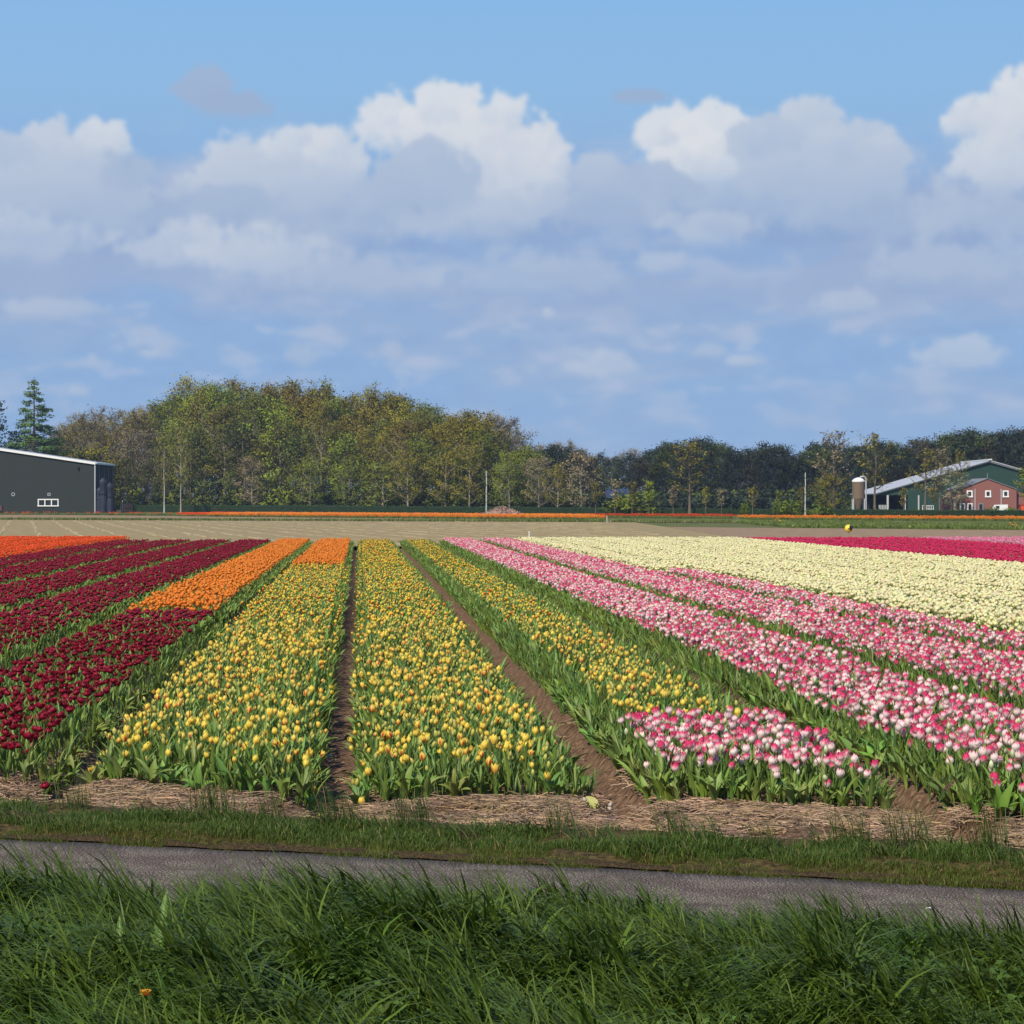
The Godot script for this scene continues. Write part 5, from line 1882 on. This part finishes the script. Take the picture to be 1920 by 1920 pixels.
# ---------------------------------------------------------------- small single things
func blade_leaf(length: float, width: float, segs: int, lobes: int, bend: float, col: Color, rib: Color) -> ArrayMesh:
	var b := MB.new()
	var p := Vector3.ZERO
	var pts := PackedVector3Array()
	var cs := PackedColorArray()
	for i in segs + 1:
		var s := float(i) / segs
		var hw := width * 0.5 * pow(sin(PI * clampf(0.06 + 0.93 * pow(s, 0.75), 0.0, 1.0)), 0.8)
		if lobes > 0:
			hw *= 0.55 + 0.45 * absf(sin(s * PI * lobes))  + 0.15 * s
		var a := bend * s
		var nrm := Vector3(0, sin(a), cos(a))
		for w in [-2, -1, 0, 1, 2]:
			pts.append(p + Vector3(hw * w * 0.5, 0, 0) + nrm * (absf(w) * hw * 0.12))
			cs.append(rib if w == 0 else col * (0.9 + 0.1 * absf(w)))
		p += Vector3(0, cos(a), -sin(a)) * (length / segs)
	b.grid(segs + 1, 5, pts, cs)
	return b.mesh(true)

func bird(wings_out: bool) -> MB:
	var b := MB.new()
	var rows := [[-0.20, 0.10, 0.012, 0.008], [-0.12, 0.11, 0.030, 0.022], [-0.03, 0.125, 0.055, 0.055], [0.05, 0.14, 0.050, 0.055], [0.10, 0.17, 0.028, 0.032], [0.135, 0.20, 0.030, 0.030], [0.165, 0.20, 0.022, 0.022], [0.19, 0.195, 0.006, 0.006], [0.22, 0.19, 0.001, 0.001]]
	var pts := PackedVector3Array()
	var cs := PackedColorArray()
	for e in rows:
		for j in 9:
			var a := TAU * j / 8.0
			pts.append(Vector3(e[0], e[1] + sin(a) * e[3], cos(a) * e[2]))
			cs.append(Color(0.012, 0.012, 0.014))
	b.grid(rows.size(), 9, pts, cs)
	if wings_out:
		for s in [-1.0, 1.0]:
			b.quad(Vector3(0.06, 0.15, 0.03 * s), Vector3(0.02, 0.24, 0.25 * s), Vector3(-0.10, 0.22, 0.42 * s), Vector3(-0.06, 0.14, 0.03 * s), Color(0.014, 0.014, 0.016))
	else:
		for s in [-0.03, 0.03]:
			b.tube(PackedVector3Array([Vector3(0.0, 0.09, s), Vector3(0.01, 0.0, s)]), PackedFloat32Array([0.008, 0.006]), 4, Color(0.02, 0.018, 0.016))
	return b

func build_small_things() -> void:
	rng.seed = 606
	# bird scarer: a yellow ball with black eye rings on a short stake
	var ball := thing("bird_scare_ball", "yellow and black bird scaring ball at the edge of the far bare soil", "bird scarer", far_at(1591, 136))
	var m := MB.new()
	var pts := PackedVector3Array()
	var cs := PackedColorArray()
	var eyes := [Vector3(0.85, 0.1, 0.5).normalized(), Vector3(-0.1, -0.15, 1.0).normalized(), Vector3(-0.9, 0.1, -0.3).normalized(), Vector3(0.2, 0.0, -1.0).normalized()]
	for i in 25:
		for j in 33:
			var el := PI * (i / 24.0 - 0.5)
			var az := TAU * j / 32.0
			var n := Vector3(cos(el) * cos(az), sin(el), cos(el) * sin(az))
			pts.append(n * 0.235)
			var col := Color(0.80, 0.58, 0.06)
			for q in eyes.size():
				var a := n.angle_to(eyes[q])
				if a < [0.95, 0.26, 0.5, 0.4][q]:
					col = Color(0.015, 0.015, 0.015)
				if a < 0.10 and q == 1:
					col = Color(0.7, 0.08, 0.03)
			cs.append(col)
	m.grid(25, 33, pts, cs)
	obj("ball", m.mesh(true), vmat("yellow vinyl", 0.35), ball).position.y = 0.62
	var st := MB.new()
	st.tube(PackedVector3Array([Vector3(0.0, 0.0, 0), Vector3(0, 0.42, 0)]), PackedFloat32Array([0.012, 0.012]), 5, Color(0.25, 0.2, 0.14))
	for s in [-0.2, 0.2]:
		st.tube(PackedVector3Array([Vector3(s, 0, 0.05), Vector3(0, 0.42, 0)]), PackedFloat32Array([0.008, 0.008]), 4, Color(0.25, 0.2, 0.14))
	obj("stake", st.mesh(), vmat("stake wood", 0.9), ball)
	# birds on the soil, one in the air
	var bm := bird(false).mesh(true)
	var feather := vmat("dark feathers", 0.6)
	for e in [[1563.0, 0.6, "dark bird standing on the soil, left of two close together"], [1571.5, 0.2, "dark bird standing on the soil, nearest to the bird scaring ball"], [1719.0, 2.6, "dark bird alone on the soil behind the magenta tulips"]]:
		var o := obj("crow", bm, feather)
		o.position = far_at(e[0], 124.0, 0.33)
		o.rotation.y = e[1]
		o.scale = Vector3.ONE * 1.15
		o.position.y = 0.03
		tag(o, e[2], "bird")
	var fl := obj("flying_bird", bird(true).mesh(true), feather)
	fl.position = far_at(1598.0, 260.0, h_at(812, 260.0))
	fl.rotation.y = 0.5
	tag(fl, "small dark bird flying over the dark trees", "bird")
	# white marker stakes
	for e in [[992.0, 998.0, 122.0, "small white stake at the far left corner of the cream tulips"], [1138.0, 968.0, 250.0, "small white stake in the far grass strip"]]:
		var s := MB.new()
		s.box(Vector3(0, h_at(e[1], e[2]) * 0.5, 0), Vector3(0.07, h_at(e[1], e[2]), 0.05), Color(0.55, 0.55, 0.50))
		s.box(Vector3(0, h_at(e[1], e[2]) + 0.02, 0), Vector3(0.10, 0.06, 0.06), Color(0.6, 0.6, 0.55))
		var o := obj("marker_stake", s.mesh(), vmat("stake paint", 0.7))
		o.position = far_at(e[0], e[2])
		tag(o, e[3], "stake")
	# dug up plant at the trench mouth: a yellow leaf, two pale bulbs, dark roots
	var rx := 0.575
	var rt := 15.35
	var pu := thing("uprooted_plant", "wilted uprooted tulip with yellow leaf and pale bulbs beside the trench", "plant remains", at_xt(rx, rt, 0.03))
	var yl := obj("leaf", blade_leaf(0.13, 0.075, 8, 0, 0.9, Color(0.36, 0.36, 0.10), Color(0.45, 0.43, 0.14)), M.leaf, pu)
	yl.rotation = Vector3(-0.35, 0.2, 0.5)
	var lib := MB.new()
	lib.lathe(PackedVector2Array([Vector2(0.004, 0.0), Vector2(0.022, 0.01), Vector2(0.026, 0.026), Vector2(0.016, 0.045), Vector2(0.003, 0.062)]), 10, Color(0.40, 0.33, 0.27))
	for e in [[-0.075, 0.055, 0.02, 0.5], [0.085, 0.02, 0.02, -0.4], [0.10, 0.0, 0.03, 1.0]]:
		var o := obj("bulb", lib.mesh(true), vmat("bulb skin", 0.6), pu)
		o.position = Vector3(e[0], e[1], e[2])
		o.rotation.z = e[3]
		o.scale = Vector3.ONE * 0.6
	var rt2 := MB.new()
	for k in 40:
		var p := Vector3(rnd(-0.08, 0.1), rnd(0.0, 0.03), rnd(-0.03, 0.05))
		rt2.tube(PackedVector3Array([p, p + Vector3(rnd(-0.04, 0.04), rnd(0, 0.03), rnd(-0.04, 0.04))]), PackedFloat32Array([0.004, 0.002]), 3, Color(0.045, 0.03, 0.02) * rnd(0.6, 2.0))
	obj("roots", rt2.mesh(), vmat("roots", 0.9), pu)
	# a long leaf hanging over the narrow path, a fallen petal, single flowers
	var ov := obj("fallen_leaf", blade_leaf(0.20, 0.03, 7, 0, 1.3, Color(0.14, 0.22, 0.13), Color(0.2, 0.28, 0.18)), M.leaf)
	ov.position = field(-0.28, 18.4, 0.03)
	ov.rotation = Vector3(-1.0, 0.6, -1.2)
	tag(ov, "pale bluish green leaf lying across the narrow bare path", "leaf")
	var pt := obj("fallen_petal", blade_leaf(0.055, 0.03, 5, 0, 0.6, Color(0.80, 0.70, 0.16), Color(0.8, 0.66, 0.12)), M.petal)
	pt.position = field(-0.24, 15.6, -0.06)
	pt.rotation = Vector3(-1.2, 0.4, 1.2)
	tag(pt, "yellow petal lying on the soil at the mouth of the narrow path", "petal")
	for e in [[-0.30, 16.15, 0.20, "yellow", 0.25, "single low yellow tulip leaning over the narrow path from the left"], [-0.02, 15.55, 0.10, "yellow", -0.1, "single short yellow tulip at the mouth of the narrow path, right side"], [-2.25, 16.35, 0.14, "dark_red", 0.2, "single low dark red tulip at the front of the trench beside the yellow bed"]]:
		var o := thing("low_tulip", e[5], "tulip", field(e[0], e[1], soil_y(e[0], e[1])))
		obj("stem", stem(e[2], Vector3(0.02, 0, 0), 5).mesh(true), M.leaf, o)
		var bl := obj("bloom", bloom_near[e[3]][3], M.petal, o)
		bl.position = Vector3(0.02, e[2], 0)
		for j in 2:
			var l := obj("leaf", leaf_lib[j + 3], M.leaf, o)
			l.rotation.y = j * 3.0 + 0.4
			l.scale = Vector3.ONE * 0.7
		o.rotation.z = e[4]
	# dandelion leaves and an orange flower in the long grass
	var dl := thing("dandelion_plant", "toothed dandelion leaves standing up in the long grass", "plant", at_xt(-1.36, 8.2, verge_y(-1.36, 8.2) + 0.02))
	for e in [[0.0, 0.36, 0.062, -0.25, 0.0], [-0.13, 0.27, 0.045, -0.1, 0.4], [0.05, 0.22, 0.04, 0.5, 0.9]]:
		var l := obj("leaf", blade_leaf(e[1], e[2], 24, 7, 0.35, Color(0.075, 0.150, 0.022), Color(0.15, 0.23, 0.06)), M.leaf, dl)
		l.position = Vector3(e[0], 0, 0.05)
		l.rotation = Vector3(-0.1, e[3], e[4] * 0.3)
	var of := thing("orange_flower", "small orange flower head low in the foreground grass", "flower", at_xt(-1.285, 7.45, verge_y(-1.285, 7.45)))
	var fs := MB.new()
	fs.tube(PackedVector3Array([Vector3.ZERO, Vector3(0, 0.2, 0)]), PackedFloat32Array([0.003, 0.0025]), 5, Color(0.08, 0.14, 0.03))
	obj("stem", fs.mesh(), M.leaf, of)
	var fh := MB.new()
	for k in 26:
		var a := TAU * k / 13.0 + (0.2 if k > 12 else 0.0)
		var d2 := Vector3(cos(a), 0.35 if k < 13 else 0.9, sin(a))
		var sd := Vector3(-sin(a), 0, cos(a)) * 0.004
		fh.quad(Vector3.ZERO + sd, d2 * 0.02 + sd, d2 * 0.022 - sd, -sd, Color(0.80, 0.36, 0.03) * rnd(0.7, 1.1))
	obj("petals", fh.mesh(), M.petal, of).position = Vector3(0, 0.2, 0)
	# tall flowering grass stalk before the pink tulips
	var gs := thing("grass_stalk", "tall seeding grass stalk with brown head before the right pink bed", "grass stalk", at_xt(2.42, 13.95, 0.05))
	var sm := MB.new()
	sm.tube(PackedVector3Array([Vector3.ZERO, Vector3(0.05, 0.18, 0), Vector3(0.13, 0.36, 0.02)]), PackedFloat32Array([0.004, 0.0035, 0.003]), 5, Color(0.10, 0.15, 0.05))
	obj("stem", sm.mesh(true), M.grass, gs)
	var hd := MB.new()
	for k in 50:
		var s := rng.randf()
		var p := Vector3(0.13 + 0.05 * s, 0.36 + 0.05 * s, 0.02)
		hd.box(p + Vector3(rnd(-0.012, 0.012), rnd(-0.01, 0.01), rnd(-0.01, 0.01)), Vector3(0.004, 0.010, 0.004), Color(0.17, 0.09, 0.06) * rnd(0.7, 1.5), Basis.from_euler(Vector3(rnd(-1, 1), 0, rnd(-1, 1))))
	obj("seed_head", hd.mesh(), M.grass, gs)
	# white feather on the asphalt, stones
	var fe := obj("feather", blade_leaf(0.034, 0.012, 6, 0, 0.8, Color(0.75, 0.76, 0.78), Color(0.8, 0.8, 0.8)), M.petal)
	fe.position = at_xt(2.15, 12.12, 0.03)
	fe.rotation = Vector3(-1.2, 0.5, 0.9)
	tag(fe, "tiny white feather on the asphalt of the cycle path", "feather")

func _ready() -> void:
	# camera
	var cam := Camera3D.new()
	cam.name = "camera"
	cam.fov = rad_to_deg(2.0 * atan(960.0 / F))
	cam.near = 0.1
	cam.far = 6000.0
	cam.position = Vector3(0, EYE, 0)
	cam.rotation.x = -atan((960.0 - HY) / F)
	add_child(cam)
	# sky
	var sky_mat := PanoramaSkyMaterial.new()
	sky_mat.panorama = make_sky()
	var sky := Sky.new()
	sky.sky_material = sky_mat
	var env := Environment.new()
	env.background_mode = Environment.BG_SKY
	env.sky = sky
	env.background_energy_multiplier = 1.0
	env.tonemap_mode = Environment.TONE_MAPPER_LINEAR
	env.tonemap_exposure = 1.0
	env.fog_enabled = true
	env.fog_density = 0.0001
	env.fog_light_color = Color(0.72, 0.80, 0.92)
	env.sdfgi_enabled = true
	env.ssao_enabled = true
	env.ssil_enabled = true
	var we := WorldEnvironment.new()
	we.name = "world_environment"
	we.environment = env
	add_child(we)
	# sun, high on the left and a little behind the camera
	var sun := DirectionalLight3D.new()
	sun.name = "sun"
	sun.light_energy = 1.6
	sun.light_color = Color(1.0, 0.955, 0.88)
	sun.light_angular_distance = 0.5
	sun.shadow_enabled = true
	add_child(sun)
	sun.look_at_from_position(Vector3.ZERO, -Vector3(-0.36, 0.68, 0.64), Vector3.UP)
	bump_noise.seed = 3
	bump_noise.frequency = 0.1
	bump_noise.fractal_octaves = 3
	fine_noise.seed = 8
	fine_noise.frequency = 0.1
	fine_noise.fractal_octaves = 3
	build_ground()
	build_trees()
	build_farm()
	build_tulips()
	build_verges()
	build_small_things()
